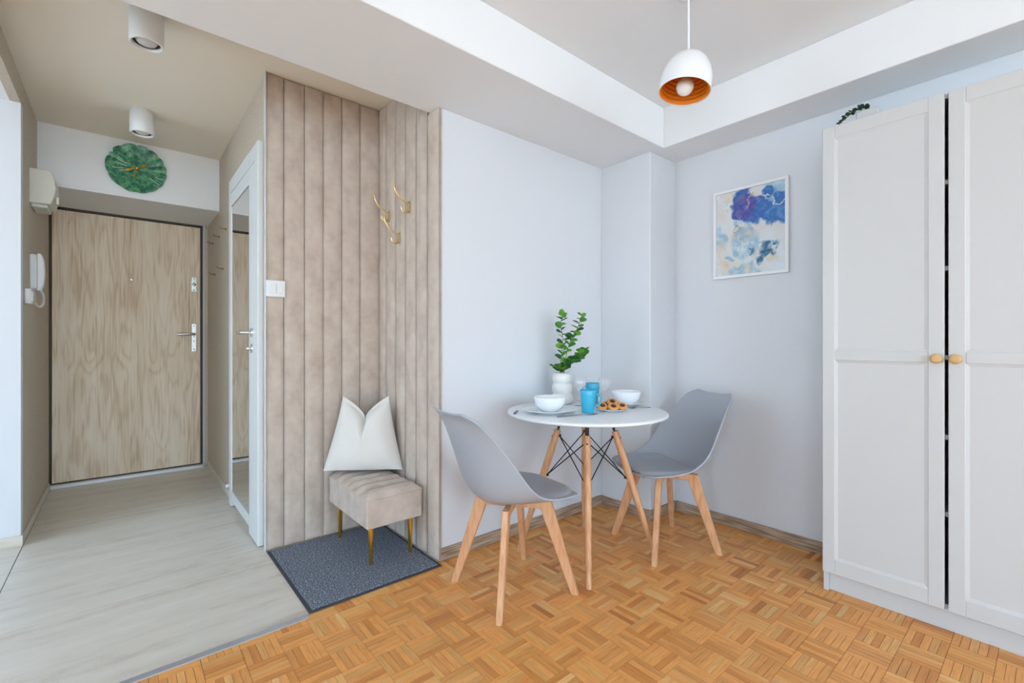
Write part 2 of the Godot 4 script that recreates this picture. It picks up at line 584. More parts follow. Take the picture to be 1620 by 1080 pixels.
func build_shell() -> void:
	var W: Material = M.wall_paint
	var s := structure("wall_dining")
	block(s, "plaster", 1.215, 2.95, 0.0, CEIL, DIN, 2.82, W)
	s = structure("wall_niche")
	block(s, "plaster", 0.59, 1.215, 0.0, CEIL, 2.675, 2.82, W)
	s = structure("wall_picture")
	block(s, "plaster", PIC, 2.95, 0.0, CEIL, -4.75, DIN, W)
	s = structure("wall_corner_column")
	block(s, "plaster", 2.463, PIC, 0.0, SOFFIT, 1.608, DIN, W, 0.004)
	s = structure("wall_hall_right")
	block(s, "plaster", HALL_R, 0.72, 0.0, CEIL, 2.675, ENTRY + 0.2, M.wallpaper)
	s = structure("wall_hall_left")
	block(s, "plaster", -0.56, HALL_L, 0.0, CEIL, 3.635, ENTRY + 0.2, M.wallpaper)
	block(s, "lintel", -0.45, HALL_L, 2.36, CEIL, 2.063, 3.635, M.wallpaper)
	s = structure("wall_kitchen")
	block(s, "plaster", -2.75, HALL_L, 0.0, 2.36, 3.57, 3.635, W)
	s = structure("wall_entry")
	block(s, "lintel", HALL_L, HALL_R, 2.095, CEIL, 4.19, ENTRY + 0.2, M.ceiling_paint)
	block(s, "reveal", 0.556, HALL_R, 0.0, 2.095, ENTRY - 0.005, ENTRY + 0.2, M.wallpaper)
	block(s, "backing", HALL_L, 0.556, 0.0, 2.095, ENTRY + 0.06, ENTRY + 0.2, W)
	s = structure("ceiling")
	block(s, "slab", -2.9, 2.95, CEIL, CEIL + 0.15, -4.75, 1.80, M.ceiling_paint)
	s = structure("ceiling_hall")
	block(s, "slab", -0.45, 2.95, CEIL, CEIL + 0.15, 1.80, ENTRY + 0.2, M.hall_ceiling_paint)
	s = structure("ceiling_kitchen")
	block(s, "slab", -2.9, -0.45, 2.36, CEIL + 0.15, 1.80, 3.70, M.ceiling_paint)
	s = structure("ceiling_beam_dining")
	block(s, "plaster", -2.75, PIC, SOFFIT, CEIL, 1.530, 2.063, M.ceiling_paint, 0.003)
	s = structure("ceiling_beam_picture")
	block(s, "plaster", 2.483, PIC, SOFFIT, CEIL, -4.6, 1.530, M.ceiling_paint, 0.003)

# outside walls with their windows, behind and left of the camera
func build_openings() -> void:
	var W: Material = M.wall_paint
	var back := structure("wall_back")
	window_wall(back, true, -2.75, 2.95, -4.6, -4.75, [[-2.5, 0.95, 0.05, 2.44], [1.2, 2.6, 0.05, 2.44]])
	var left := structure("wall_left")
	window_wall(left, false, -4.75, 3.635, -2.75, -2.9, [[-2.2, -0.4, 0.10, 2.35], [1.70, 3.40, 0.75, 2.30]])

# openings: [from, to, sill, head] along X (across) or D
func window_wall(s: Node3D, across: bool, a0: float, a1: float, f: float, b: float, openings: Array) -> void:
	var W: Material = M.wall_paint
	var at := a0
	for o in openings:
		seg(s, "plaster", across, at, o[0], 0.0, CEIL, f, b, W)
		seg(s, "plaster", across, o[0], o[1], 0.0, o[2], f, b, W)
		seg(s, "plaster", across, o[0], o[1], o[3], CEIL, f, b, W)
		at = o[1]
		var win := structure("window_%d" % (taken.get("win", 0) + 1))
		taken["win"] = taken.get("win", 0) + 1
		var m0 := lerpf(f, b, 0.3)
		var m1 := lerpf(f, b, 0.7)
		var mid: float = (o[0] + o[1]) / 2
		seg(win, "window_frame", across, o[0], o[0] + 0.06, o[2], o[3], m0, m1, M.window_frame)
		seg(win, "window_frame", across, o[1] - 0.06, o[1], o[2], o[3], m0, m1, M.window_frame)
		seg(win, "window_frame", across, o[0] + 0.06, o[1] - 0.06, o[2], o[2] + 0.06, m0, m1, M.window_frame)
		seg(win, "window_frame", across, o[0] + 0.06, o[1] - 0.06, o[3] - 0.06, o[3], m0, m1, M.window_frame)
		seg(win, "mullion", across, mid - 0.035, mid + 0.035, o[2] + 0.06, o[3] - 0.06, m0, m1, M.window_frame)
		var g0 := lerpf(f, b, 0.48)
		var g1 := lerpf(f, b, 0.52)
		seg(win, "pane", across, o[0] + 0.06, mid - 0.035, o[2] + 0.06, o[3] - 0.06, g0, g1, M.pane)
		seg(win, "pane", across, mid + 0.035, o[1] - 0.06, o[2] + 0.06, o[3] - 0.06, g0, g1, M.pane)
	seg(s, "plaster", across, at, a1, 0.0, CEIL, f, b, W)

func seg(s: Node3D, n: String, across: bool, a0: float, a1: float, y0: float, y1: float, f: float, b: float, m: Material) -> void:
	if across:
		block(s, n, a0, a1, y0, y1, f, b, m)
	else:
		block(s, n, f, b, y0, y1, a0, a1, m)

# ------------------------------------------------------------------ floors

const CELL := 0.1155
const PER := 5

func strip_tone(r: RandomNumberGenerator) -> Color:
	var base := rgb8(242, 169, 94)
	var x := r.randf()
	if x < 0.08:
		base = rgb8(244, 194, 128)
	elif x < 0.30:
		base = rgb8(244, 182, 110)
	elif x < 0.44:
		base = rgb8(230, 154, 80)
	elif x < 0.50:
		base = rgb8(212, 136, 68)
	base = base.lightened(r.randf() * 0.05) if r.randf() < 0.5 else base.darkened(r.randf() * 0.08)
	return base.srgb_to_linear()

func add_strip(st: SurfaceTool, c: Vector3, along: Vector3, across: Vector3, hl: float, hw: float, tone: Color, uv0: Vector2, gap := 0.0002) -> void:
	var b := 0.0006
	var l := hl - gap
	var w := hw - gap
	st.set_color(tone)
	var top := []
	var low := []
	for k in [[-1, -1], [1, -1], [1, 1], [-1, 1]]:
		top.append([c + along * k[0] * (l - b) + across * k[1] * (w - b), uv0 + Vector2(k[1] * w * 6.0, k[0] * l * 3.0)])
		low.append([c + along * k[0] * l + across * k[1] * w + Vector3(0, -0.0022, 0), uv0 + Vector2(k[1] * w * 6.0, k[0] * l * 3.0)])
	uvquad(st, top[0], top[1], top[2], top[3], Vector3.UP)
	for i in 4:
		var j := (i + 1) % 4
		uvquad(st, low[i], low[j], top[j], top[i], (low[i][0] + low[j][0]) / 2.0 - c + Vector3(0, 0.002, 0))

func uvquad(st: SurfaceTool, a: Array, b: Array, c: Array, d: Array, out: Vector3) -> void:
	var q := [a, b, c, a, c, d]
	if (b[0] - a[0]).cross(c[0] - a[0]).dot(out) > 0.0:
		q = [a, c, b, a, d, c]
	for p in q:
		vert(st, p[0], p[1], -1)

func build_floor() -> void:
	var s := structure("floor")
	block(s, "subfloor", -2.75, PIC, -0.12, -0.0025, -4.75, 1.985, M.parquet_joint)
	var r := RandomNumberGenerator.new()
	r.seed = 4
	var strips := []
	var d_far := 1.9
	var ny := int(ceil((DIN + 4.6) / CELL))
	var nx := int(ceil((PIC + 2.75) / CELL))
	for i in nx:
		for j in ny:
			var x0 := PIC - (i + 1) * CELL
			var d0 := DIN - (j + 1) * CELL
			if d0 + CELL / 2 > 1.93 and x0 < 1.2:
				continue
			var lay_x := (i + j) % 2 == 0
			for k in PER:
				var o := (k + 0.5) / PER * CELL
				var cx := x0 + (CELL / 2 if lay_x else o)
				var cd := d0 + (o if lay_x else CELL / 2)
				strips.append([cx, cd, lay_x])
	# how large each strip stands in the picture: the nearest that are in view come first
	var a := deg_to_rad(40.2)
	var near := []
	var rest := []
	for t in strips:
		var depth: float = t[0] * sin(a) + t[1] * cos(a)
		var side: float = t[0] * cos(a) - t[1] * sin(a)
		var seen: bool = depth > 1.49 and absf(side) < depth * 1.1 and t[1] < 1.9
		if seen and not (t[0] > 2.3 and t[1] < 0.7):
			near.append([depth, t])
		else:
			rest.append(t)
	near.sort_custom(func(p, q): return p[0] < q[0])
	var variants := []
	for v in 16:
		var st := begin()
		add_strip(st, Vector3.ZERO, Vector3.RIGHT, Vector3.BACK, CELL / 2, CELL / PER / 2, strip_tone(r), Vector2(r.randf(), r.randf()))
		variants.append(done(st))
	for k in near.size():
		var t: Array = near[k][1]
		if k < 300:
			var turn: float = (0.0 if t[2] else PI / 2) + (PI if r.randf() < 0.5 else 0.0)
			part(s, "parquet_strip", variants[r.randi() % 16], M.parquet, P(t[0], 0, t[1]), Basis(Vector3.UP, turn))
		else:
			rest.append(t)
	var st := begin()
	for t in rest:
		add_strip(st, P(t[0], 0, t[1]), Vector3.RIGHT if t[2] else Vector3.BACK, Vector3.BACK if t[2] else Vector3.RIGHT, CELL / 2, CELL / PER / 2, strip_tone(r), Vector2(r.randf(), r.randf()))
	var field := part(s, "parquet_field", done(st), M.parquet)
	field.set_meta("kind", "stuff")
	# stone tiles of the hall and the kitchen
	var h := structure("floor_hall")
	block(h, "screed", -2.75, 1.215, -0.12, -0.002, 1.985, ENTRY + 0.1, M.grout)
	block(h, "screed", -2.75, 0.56, -0.0024, -0.0018, 1.93, 1.985, M.grout)
	var ds := [1.935, 2.54, 3.19, 3.83, 4.47, ENTRY + 0.1]
	var xs := [-2.75, -1.62, -0.403, HALL_R]
	for i in ds.size() - 1:
		for j in xs.size() - 1:
			if j < 2 and i > 2:
				continue
			var g := 0.0017
			block(h, "floor_tile", xs[j] + g, xs[j + 1] - g, -0.01, 0.0, ds[i] + g, minf(ds[i + 1], 3.57 if j < 2 else 9.0) - g, M.tile_stone, 0.0008)
	block(h, "floor_tile", HALL_R + 0.001, 1.215, -0.01, 0.0, 1.99, 2.67, M.tile_stone, 0.0008)

func build_trim() -> void:
	var t := structure("baseboard_dining")
	block(t, "skirting_board", 1.205, 2.451, 0.0, 0.062, DIN - 0.012, DIN, M.skirting_wood, 0.002)
	t = structure("baseboard_column")
	block(t, "skirting_board", 2.451, 2.463, 0.0, 0.062, 1.596, DIN - 0.012, M.skirting_wood, 0.002)
	block(t, "skirting_board", 2.463, PIC - 0.012, 0.0, 0.062, 1.596, 1.608, M.skirting_wood, 0.002)
	t = structure("baseboard_picture")
	block(t, "skirting_board", PIC - 0.012, PIC, 0.0, 0.062, 0.675, 1.596, M.skirting_wood, 0.002)
	block(t, "skirting_board", PIC - 0.012, PIC, 0.0, 0.062, -4.6, -0.14, M.skirting_wood, 0.002)
	t = structure("baseboard_hall")
	block(t, "skirting_tile", HALL_L, HALL_L + 0.008, 0.0, 0.05, 3.57, ENTRY - 0.045, M.tile_stone, 0.0015)
	block(t, "skirting_tile", HALL_R - 0.008, HALL_R, 0.0, 0.05, 3.60, ENTRY - 0.045, M.tile_stone, 0.0015)
	block(t, "skirting_tile", -2.75, HALL_L + 0.008, 0.0, 0.06, 3.561, 3.57, M.tile_stone, 0.0015)
	# metal strip between tiles and parquet
	t = structure("trim_1")
	block(t, "edge_profile", -2.75, 0.565, -0.002, 0.003, 1.905, 1.937, M.aluminium, 0.0015)
	# slim corner trim where the padded wall meets the hall
	t = structure("trim_2")
	block(t, "corner_profile", 0.5655, 0.5725, 0.0, CEIL, 2.646, 2.675, M.white_lacquer, 0.003)

# ------------------------------------------------------------------ doors

func build_entry_door() -> void:
	var d := structure("door_1")
	var f := ENTRY
	block(d, "leaf", -0.396, 0.524, 0.034, 2.076, f - 0.002, f + 0.04, M.oak, 0.003)
	block(d, "door_frame", HALL_L, -0.398, 0.03, 2.095, f - 0.006, f + 0.05, M.dark_frame, 0.001)
	block(d, "door_frame", 0.526, 0.540, 0.03, 2.095, f - 0.006, f + 0.05, M.dark_frame, 0.001)
	block(d, "door_frame", -0.398, 0.526, 2.079, 2.095, f - 0.006, f + 0.05, M.dark_frame, 0.001)
	block(d, "door_frame", -0.398, 0.526, 0.026, 0.031, f - 0.004, f + 0.05, M.dark_frame)
	block(d, "trim_strip", 0.541, 0.556, 0.0, 2.095, f - 0.012, f + 0.05, M.white_lacquer, 0.002)
	block(d, "threshold", HALL_L + 0.008, 0.541, 0.0, 0.026, f - 0.045, f + 0.04, M.threshold_metal, 0.004)
	# handle on its long plate
	var pl := part(d, "handle_plate", box_mesh(Vector3(0.036, 0.238, 0.006), 0.002), M.steel, P(0.477, 1.123, f - 0.006))
	var h := tube(curve_pts([P(0, 0, 0), P(0, 0, -0.03), P(-0.008, 0, -0.046), P(-0.03, 0.001, -0.05), P(-0.08, 0.0, -0.05), P(-0.118, -0.003, -0.048)], 20), [0.0115], 12)
	part(pl, "lever", h, M.steel, P(0, 0.03, 0))
	for y: float in [-0.1, 0.1, -0.03, 0.008]:
		part(pl, "screw", lathe([[0.0, 0.002], [0.004, 0.002], [0.0045, 0.0]], 12, Basis(Vector3.RIGHT, PI / 2)), M.screw_dark, Vector3(0, y, 0.003))
	var lk := part(d, "lock_plate", box_mesh(Vector3(0.040, 0.126, 0.006), 0.002), M.steel, P(0.478, 1.581, f - 0.006))
	part(lk, "thumb_turn", lathe([[0.0, 0.016], [0.011, 0.016], [0.013, 0.012], [0.013, 0.0]], 20, Basis(Vector3.RIGHT, PI / 2)), M.steel, Vector3(0, 0.0, 0.003))
	for y: float in [-0.05, 0.05]:
		part(lk, "screw", lathe([[0.0, 0.002], [0.004, 0.002], [0.0045, 0.0]], 12, Basis(Vector3.RIGHT, PI / 2)), M.screw_dark, Vector3(0, y, 0.003))
	part(d, "peephole", lathe([[0.0, 0.003], [0.006, 0.004], [0.009, 0.003], [0.010, 0.0]], 20, Basis(Vector3.RIGHT, PI / 2)), M.steel, P(0.061, 1.588, f - 0.002))

func build_mirror_door() -> void:
	var d := structure("door_2")
	var x0 := 0.549
	var x1 := HALL_R
	var d0 := 2.730
	var d1 := 3.586
	# leaf with a cut-away at the foot: stiles, rails and the shallow apron
	block(d, "stile", x0, x1, 0.006, 2.155, d0, 2.950, M.white_door, 0.003)
	block(d, "stile", x0, x1, 0.006, 2.155, 3.505, d1, M.white_door, 0.003)
	block(d, "rail", x0, x1, 1.975, 2.155, 2.950, 3.505, M.white_door)
	block(d, "rail", x0, x1, 0.050, 0.112, 2.950, 3.505, M.white_door)
	block(d, "mirror_backing", x0 + 0.010, x1, 0.112, 1.975, 2.950, 3.505, M.mirror_edge)
	block(d, "mirror", x0 + 0.004, x0 + 0.010, 0.118, 1.969, 2.962, 3.500, M.mirror)
	block(d, "mirror_edge", x0 + 0.0015, x0 + 0.010, 0.118, 1.969, 2.951, 2.962, M.mirror_edge)
	block(d, "moulding", x0 - 0.004, x0, 2.060, 2.066, 2.80, 3.50, M.white_door, 0.001)
	var ro := part(d, "rosette", lathe([[0.0, 0.008], [0.022, 0.008], [0.025, 0.005], [0.025, 0.0]], 24, Basis(Vector3.BACK, PI / 2)), M.steel, P(x0, 1.139, 2.865))
	part(ro, "lever", tube(curve_pts([Vector3(0, 0, 0), Vector3(-0.03, 0, 0), Vector3(-0.046, 0, -0.008), Vector3(-0.05, 0, -0.03), Vector3(-0.05, 0, -0.12)], 18), [0.009], 12), M.steel)
	part(d, "lock_rosette", lathe([[0.0, 0.008], [0.022, 0.008], [0.025, 0.005], [0.025, 0.0]], 24, Basis(Vector3.BACK, PI / 2)), M.steel, P(x0, 1.052, 2.865))
	part(d, "key_turn", box_mesh(Vector3(0.02, 0.012, 0.02), 0.003), M.steel, P(x0 - 0.018, 1.052, 2.865))

# ------------------------------------------------------------------ padded panels of the niche

func channel_mesh(w: float, h: float, bulge: float, seam: float, power := 4.5) -> ArrayMesh:
	var st := begin()
	var n := 12
	var prof := []
	for i in n + 1:
		var t := float(i) / n
		var e := pow(absf(2.0 * t - 1.0), power)
		prof.append(Vector2((t - 0.5) * (w - seam), bulge * (1.0 - e)))
	var rows := [[-h / 2, 0.25], [-h / 2 + 0.006, 0.8], [-h / 2 + 0.02, 1.0], [h / 2 - 0.02, 1.0], [h / 2 - 0.006, 0.8], [h / 2, 0.25]]
	var g := []
	for rw in rows:
		var line := []
		for p in prof:
			line.append(Vector3(p.x, rw[0], 0.012 + p.y * rw[1]))
		line.push_front(Vector3(line[0].x, rw[0], 0.0015))
		line.push_back(Vector3(line[line.size() - 1].x, rw[0], 0.0015))
		g.append(line)
	add_sheet(st, g, Vector3.BACK, 1)
	add_box(st, Vector3(0, 0, 0.0008), Vector3(w, h, 0.0016))
	return done(st)

func build_padded_panels() -> void:
	var h := CEIL - 0.004
	var a := thing("padded_wall_panel", "greige velvet wall panel of wide upright channels with a white switch on it", "wall panel", P(0.567, 0, 2.675))
	var xs := [0.5725, 0.659, 0.763, 0.863, 0.966, 1.073, 1.202]
	for i in xs.size() - 1:
		var w: float = xs[i + 1] - xs[i]
		part(a, "padded_channel", channel_mesh(w, h, 0.011, 0.0022), M.velvet, Vector3((xs[i] + xs[i + 1]) / 2 - 0.567, h / 2 + 0.002, 0.0))
	var b := thing("padded_wall_panel", "greige velvet wall panel of upright channels with brass coat hooks on it", "wall panel", P(1.215, 0, 2.675))
	var ds := [2.672, 2.577, 2.456, 2.336, 2.215, 2.098, 1.977]
	for i in ds.size() - 1:
		var w: float = ds[i] - ds[i + 1]
		# the front channels end under the beam
		var top := h if ds[i + 1] > 2.07 else (SOFFIT - 0.003)
		if ds[i] > 2.07 and ds[i + 1] < 2.063:
			top = SOFFIT - 0.003
		part(b, "padded_channel", channel_mesh(w, top, 0.015, 0.0034, 2.8), M.velvet, Vector3(0, top / 2 + 0.002, 2.675 - (ds[i] + ds[i + 1]) / 2), Basis(Vector3.UP, -PI / 2))

# ------------------------------------------------------------------ wardrobe

func build_wardrobe() -> void:
	var w := thing("wardrobe", "tall white wardrobe with framed panel doors and small wooden knobs", "wardrobe", P(2.56, 0, 0.27))
	var L: Material = M.white_lacquer
	var x := func(v: float) -> float: return v - 2.56
	var dz := func(v: float) -> float: return v - 0.27
	var bk := func(n: String, x0: float, x1: float, y0: float, y1: float, d0: float, d1: float, m: Material, b: float) -> MeshInstance3D:
		return block(w, n, x.call(x0), x.call(x1), y0, y1, dz.call(d0), dz.call(d1), m, b)
	bk.call("side_panel", 2.366, 2.735, 0.0, 2.020, 0.652, 0.670, L, 0.001)
	bk.call("side_panel", 2.366, 2.735, 0.0, 2.020, -0.130, -0.112, L, 0.001)
	bk.call("top_panel", 2.366, 2.735, 2.002, 2.020, -0.112, 0.652, L, 0.001)
	bk.call("back_panel", 2.728, 2.735, 0.086, 2.002, -0.112, 0.652, L, 0.0)
	bk.call("base_panel", 2.366, 2.728, 0.086, 0.104, -0.112, 0.652, L, 0.001)
	bk.call("plinth", 2.384, 2.400, 0.0, 0.086, -0.112, 0.652, L, 0.001)
	for y: float in [0.44, 0.73, 1.03, 1.365, 1.69]:
		bk.call("shelf", 2.368, 2.728, y - 0.009, y + 0.009, -0.112, 0.652, L, 0.001)
	for side in 2:
		var d0 := 0.2755 if side == 0 else -0.128
		var d1 := 0.668 if side == 0 else 0.2645
		var door := Node3D.new()
		put(w, door, "door")
		door.position = Vector3(x.call(2.3435), 0.0, -dz.call((d0 + d1) / 2))
		var hw := (d1 - d0) / 2
		var st := 0.046
		var y0 := 0.088
		var y1 := 2.018
		var q := func(n: String, xa: float, xb: float, ya: float, yb: float, za: float, zb: float, b: float) -> void:
			part(door, n, box_mesh(Vector3(xb - xa, yb - ya, zb - za), b), L, Vector3((xa + xb) / 2, (ya + yb) / 2, (za + zb) / 2))
		q.call("stile", 0.0, 0.019, y0, y1, -hw, -hw + st, 0.002)
		q.call("stile", 0.0, 0.019, y0, y1, hw - st, hw, 0.002)
		for r: Array in [[y0, y0 + 0.062], [1.010, 1.052], [y1 - 0.056, y1]]:
			q.call("rail", 0.0, 0.019, r[0], r[1], -hw + st, hw - st, 0.002)
		for r: Array in [[y0 + 0.062, 1.010], [1.052, y1 - 0.056]]:
			panel_in(door, r[0], r[1], hw - st, L)
		var kz := hw - 0.021 if side == 0 else -hw + 0.021
		var kn := lathe([[0.0, 0.026], [0.010, 0.026], [0.016, 0.0235], [0.0185, 0.018], [0.0165, 0.0125], [0.008, 0.009], [0.0075, 0.0]], 28, Basis(Vector3.BACK, PI / 2))
		part(door, "knob", kn, M.wood_knob, Vector3(0.0, 1.026, kz))

# a sunk door panel with a sloping moulding round it
func panel_in(door: Node3D, y0: float, y1: float, hw: float, m: Material) -> void:
	var st := begin()
	var sl := 0.011
	var dp := 0.0055
	var o := [Vector3(0.002, y0, -hw), Vector3(0.002, y1, -hw), Vector3(0.002, y1, hw), Vector3(0.002, y0, hw)]
	var i := [Vector3(dp, y0 + sl, -hw + sl), Vector3(dp, y1 - sl, -hw + sl), Vector3(dp, y1 - sl, hw - sl), Vector3(dp, y0 + sl, hw - sl)]
	for k in 4:
		var k2 := (k + 1) % 4
		quad(st, o[k], o[k2], i[k2], i[k], Vector3.LEFT)
	quad(st, i[0], i[1], i[2], i[3], Vector3.LEFT)
	add_box(st, Vector3(0.0145, (y0 + y1) / 2, 0), Vector3(0.007, y1 - y0, hw * 2))
	part(door, "panel", done(st), m)

# ------------------------------------------------------------------ table and chairs

const CH_U := [0.232, 0.214, 0.156, 0.078, 0.0, -0.08, -0.155, -0.204, -0.236, -0.261, -0.284, -0.304, -0.322]
const CH_V := [0.416, 0.428, 0.427, 0.418, 0.410, 0.408, 0.424, 0.485, 0.570, 0.650, 0.725, 0.778, 0.802]
const CH_W := [0.140, 0.188, 0.215, 0.228, 0.234, 0.236, 0.235, 0.231, 0.219, 0.204, 0.188, 0.170, 0.128]
# the rim that runs from the front lip up along both sides of the back
const CH_RU := [0.224, 0.210, 0.168, 0.104, 0.036, -0.026, -0.076, -0.114, -0.154, -0.196, -0.240, -0.284, -0.322]
const CH_RV := [0.417, 0.431, 0.437, 0.441, 0.450, 0.472, 0.512, 0.562, 0.622, 0.682, 0.740, 0.786, 0.812]

func shell_pt(t: float, s: float, lift := 0.0) -> Vector3:
	var e := 0.012
	var c := Vector3(cat(CH_U, t), cat(CH_V, t), 0)
	var tg := Vector3(cat(CH_U, t + e) - cat(CH_U, t - e), cat(CH_V, t + e) - cat(CH_V, t - e), 0).normalized()
	var r := Vector3(cat(CH_RU, t), cat(CH_RV, t), 0)
	var bow := pow(absf(s), 2.2)
	var p := c.lerp(r, bow) + Vector3(tg.y, -tg.x, 0) * lift
	p.z = cat(CH_W, t) * s
	return p

func make_chair() -> Node3D:
	var c := thing("dining_chair", "", "chair", Vector3.ZERO, 0.0, "grey dining chairs at the round table")
	var nt := 46
	var ns := 28
	var top := []
	for i in nt + 1:
		var row := []
		for j in ns + 1:
			row.append(shell_pt(float(i) / nt, 2.0 * j / ns - 1.0))
		top.append(row)
	var nor := []
	for i in nt + 1:
		var row := []
		for j in ns + 1:
			var di: Vector3 = top[mini(i + 1, nt)][j] - top[maxi(i - 1, 0)][j]
			var dj: Vector3 = top[i][mini(j + 1, ns)] - top[i][maxi(j - 1, 0)]
			row.append(dj.cross(di).normalized())
		nor.append(row)
	if nor[nt / 4][ns / 2].y < 0:
		for i in nt + 1:
			for j in ns + 1:
				nor[i][j] = -nor[i][j]
	var low := []
	for i in nt + 1:
		var row := []
		for j in ns + 1:
			row.append(top[i][j] - nor[i][j] * 0.009)
		low.append(row)
	var st := begin()
	for i in nt:
		for j in ns:
			quad(st, top[i][j], top[i][j + 1], top[i + 1][j + 1], top[i + 1][j], nor[i][j], 1)
			quad(st, low[i][j], low[i][j + 1], low[i + 1][j + 1], low[i + 1][j], -nor[i][j], 2)
	# rounded rim
	var edge := []
	for j in ns:
		edge.append([0, j])
	for i in nt:
		edge.append([i, ns])
	for j in ns:
		edge.append([nt, ns - j])
	for i in nt:
		edge.append([nt - i, 0])
	var mid := Vector3(0.0, 0.5, 0)
	for k in edge.size():
		var e0: Array = edge[k]
		var e1: Array = edge[(k + 1) % edge.size()]
		var ring0 := rim_ring(top, low, e0, nt, ns)
		var ring1 := rim_ring(top, low, e1, nt, ns)
		for q in ring0.size() - 1:
			var o: Vector3 = (ring0[q] + ring0[q + 1]) / 2.0 - (top[e0[0]][e0[1]] + low[e0[0]][e0[1]]) / 2.0
			quad(st, ring0[q], ring1[q], ring1[q + 1], ring0[q + 1], o, 3)
	part(c, "seat_shell", done(st), M.chair_shell)
	# upholstered seat pad
	st = begin()
	var g := []
	var pn := 30
	for i in pn + 1:
		var row := []
		var ti := float(i) / pn
		for j in 25:
			var sj := 2.0 * j / 24 - 1.0
			var e := 1.0 - pow(absf(2.0 * ti - 1.0), 5.0)
			var w := 0.90 * pow(1.0 - pow(absf(2.0 * ti - 1.0), 4.0), 0.35) if i > 0 and i < pn else 0.12
			var f := 1.0 - pow(absf(sj), 5.0)
			row.append(shell_pt(lerpf(0.035, 0.475, ti), sj * w, -0.002 + 0.020 * sqrt(maxf(e * f, 0.0))))
		g.append(row)
	add_sheet(st, g, Vector3(0.2, 1, 0), 1)
	part(c, "seat_pad", done(st), M.chair_pad)
	# four splayed beech blades on a cross
	for k in 4:
		var a := PI / 4 + k * PI / 2
		var ra := Vector3(cos(a), 0, sin(a))
		var ta := Vector3(-sin(a), 0, cos(a))
		st = begin()
		add_loft(st, [cham_rect(ra * 0.272, ra, ta, 0.016, 0.0125, 0.003), cham_rect(ra * 0.270 + Vector3(0, 0.006, 0), ra, ta, 0.0165, 0.013, 0.003), cham_rect(ra * 0.140 + Vector3(0, 0.395, 0), ra, ta, 0.030, 0.013, 0.003)])
		part(c, "leg", done(st), M.beech)
	for k in 2:
		var a := PI / 4 + k * PI / 2
		st = begin()
		add_box(st, Vector3(0, 0.378 + k * 0.0005, 0), Vector3(0.26, 0.036, 0.024), 0.002, Basis(Vector3.UP, a))
		part(c, "crossbar", done(st), M.beech)
	return c

func rim_ring(top: Array, low: Array, e: Array, nt: int, ns: int) -> Array:
	var i: int = e[0]
	var j: int = e[1]
	var a: Vector3 = top[i][j]
	var b: Vector3 = low[i][j]
	var inn: Vector3 = top[clampi(i, 1, nt - 1)][clampi(j, 1, ns - 1)]
	var out := (a - inn)
	var n := (a - b).normalized()
	out = (out - n * out.dot(n)).normalized()
	var m := (a + b) / 2
	var r := a.distance_to(b) / 2
	var ring := []
	for q in 6:
		var t := PI * q / 5.0
		ring.append(m + n * cos(t) * r + out * sin(t) * r)
	return ring

func build_dining_set() -> void:
	var c := make_chair()
	c.position = P(1.33, 0, 1.565)
	c.rotation.y = deg_to_rad(-6.7)
	c.set_meta("label", "grey shell dining chair with beech legs between velvet panel and round table")
	copy_thing(c, "dining_chair", P(2.235, 0, 1.374), deg_to_rad(157.0), "grey shell dining chair with beech legs between round table and picture wall")
	var t := thing("dining_table", "small round white dining table on splayed beech legs with black wire braces", "table", P(1.825, 0, 1.57), deg_to_rad(-2.4))
	var H := 0.738
	part(t, "tabletop", lathe([[0.0, H], [0.392, H], [0.399, H - 0.0015], [0.4035, H - 0.005], [0.405, H - 0.010], [0.403, H - 0.014], [0.385, H - 0.020], [0.0, H - 0.020]], 96), M.tabletop_white)
	var tops := []
	var lows := []
	for k in 4:
		var a := PI / 4 + k * PI / 2
		var ra := Vector3(cos(a), 0, sin(a))
		var foot := ra * 0.348
		var head := ra * 0.145 + Vector3(0, 0.632, 0)
		var dir := (head - foot).normalized()
		var pts := []
		var rad := []
		for i in 9:
			var q := i / 8.0
			pts.append(foot.lerp(head, q))
			rad.append(lerpf(0.0125, 0.0185, minf(q * 1.6, 1.0)))
		rad[8] = 0.0165
		var lg := part(t, "leg", tube(pts, rad, 18), M.beech)
		part(lg, "dowel_screw", tube([head.lerp(foot, 0.05) + ra * -0.014 , head.lerp(foot, 0.05) + ra * 0.0205], [0.004], 10), M.black_metal)
		part(t, "mounting_rod", tube([head - dir * 0.01, head + Vector3(0, 0.02, 0) - ra * 0.006, ra * 0.14 + Vector3(0, H - 0.019, 0)], [0.0035], 8), M.black_metal)
		part(t, "bracket", box_mesh(Vector3(0.012, 0.072, 0.020), 0.003), M.black_metal, ra * 0.140 + Vector3(0, 0.672, 0), Basis(Vector3.UP, -a))
		tops.append(head.lerp(foot, 0.045) - ra * 0.018)
		lows.append(foot.lerp(head, 0.63) - ra * 0.020)
	for k in 4:
		var n := (k + 1) % 4
		part(t, "brace_wire", tube([tops[k], lows[n]], [0.0028], 8), M.black_metal)
		part(t, "brace_wire", tube([tops[n], lows[k]], [0.0028], 8), M.black_metal)
		part(t, "brace_bolt", box_mesh(Vector3(0.016, 0.012, 0.016), 0.003), M.black_metal, lows[k])
		part(t, "brace_bolt", box_mesh(Vector3(0.016, 0.012, 0.016), 0.003), M.black_metal, tops[k])

# ------------------------------------------------------------------ niche: mat, stool, cushion, hooks, switch

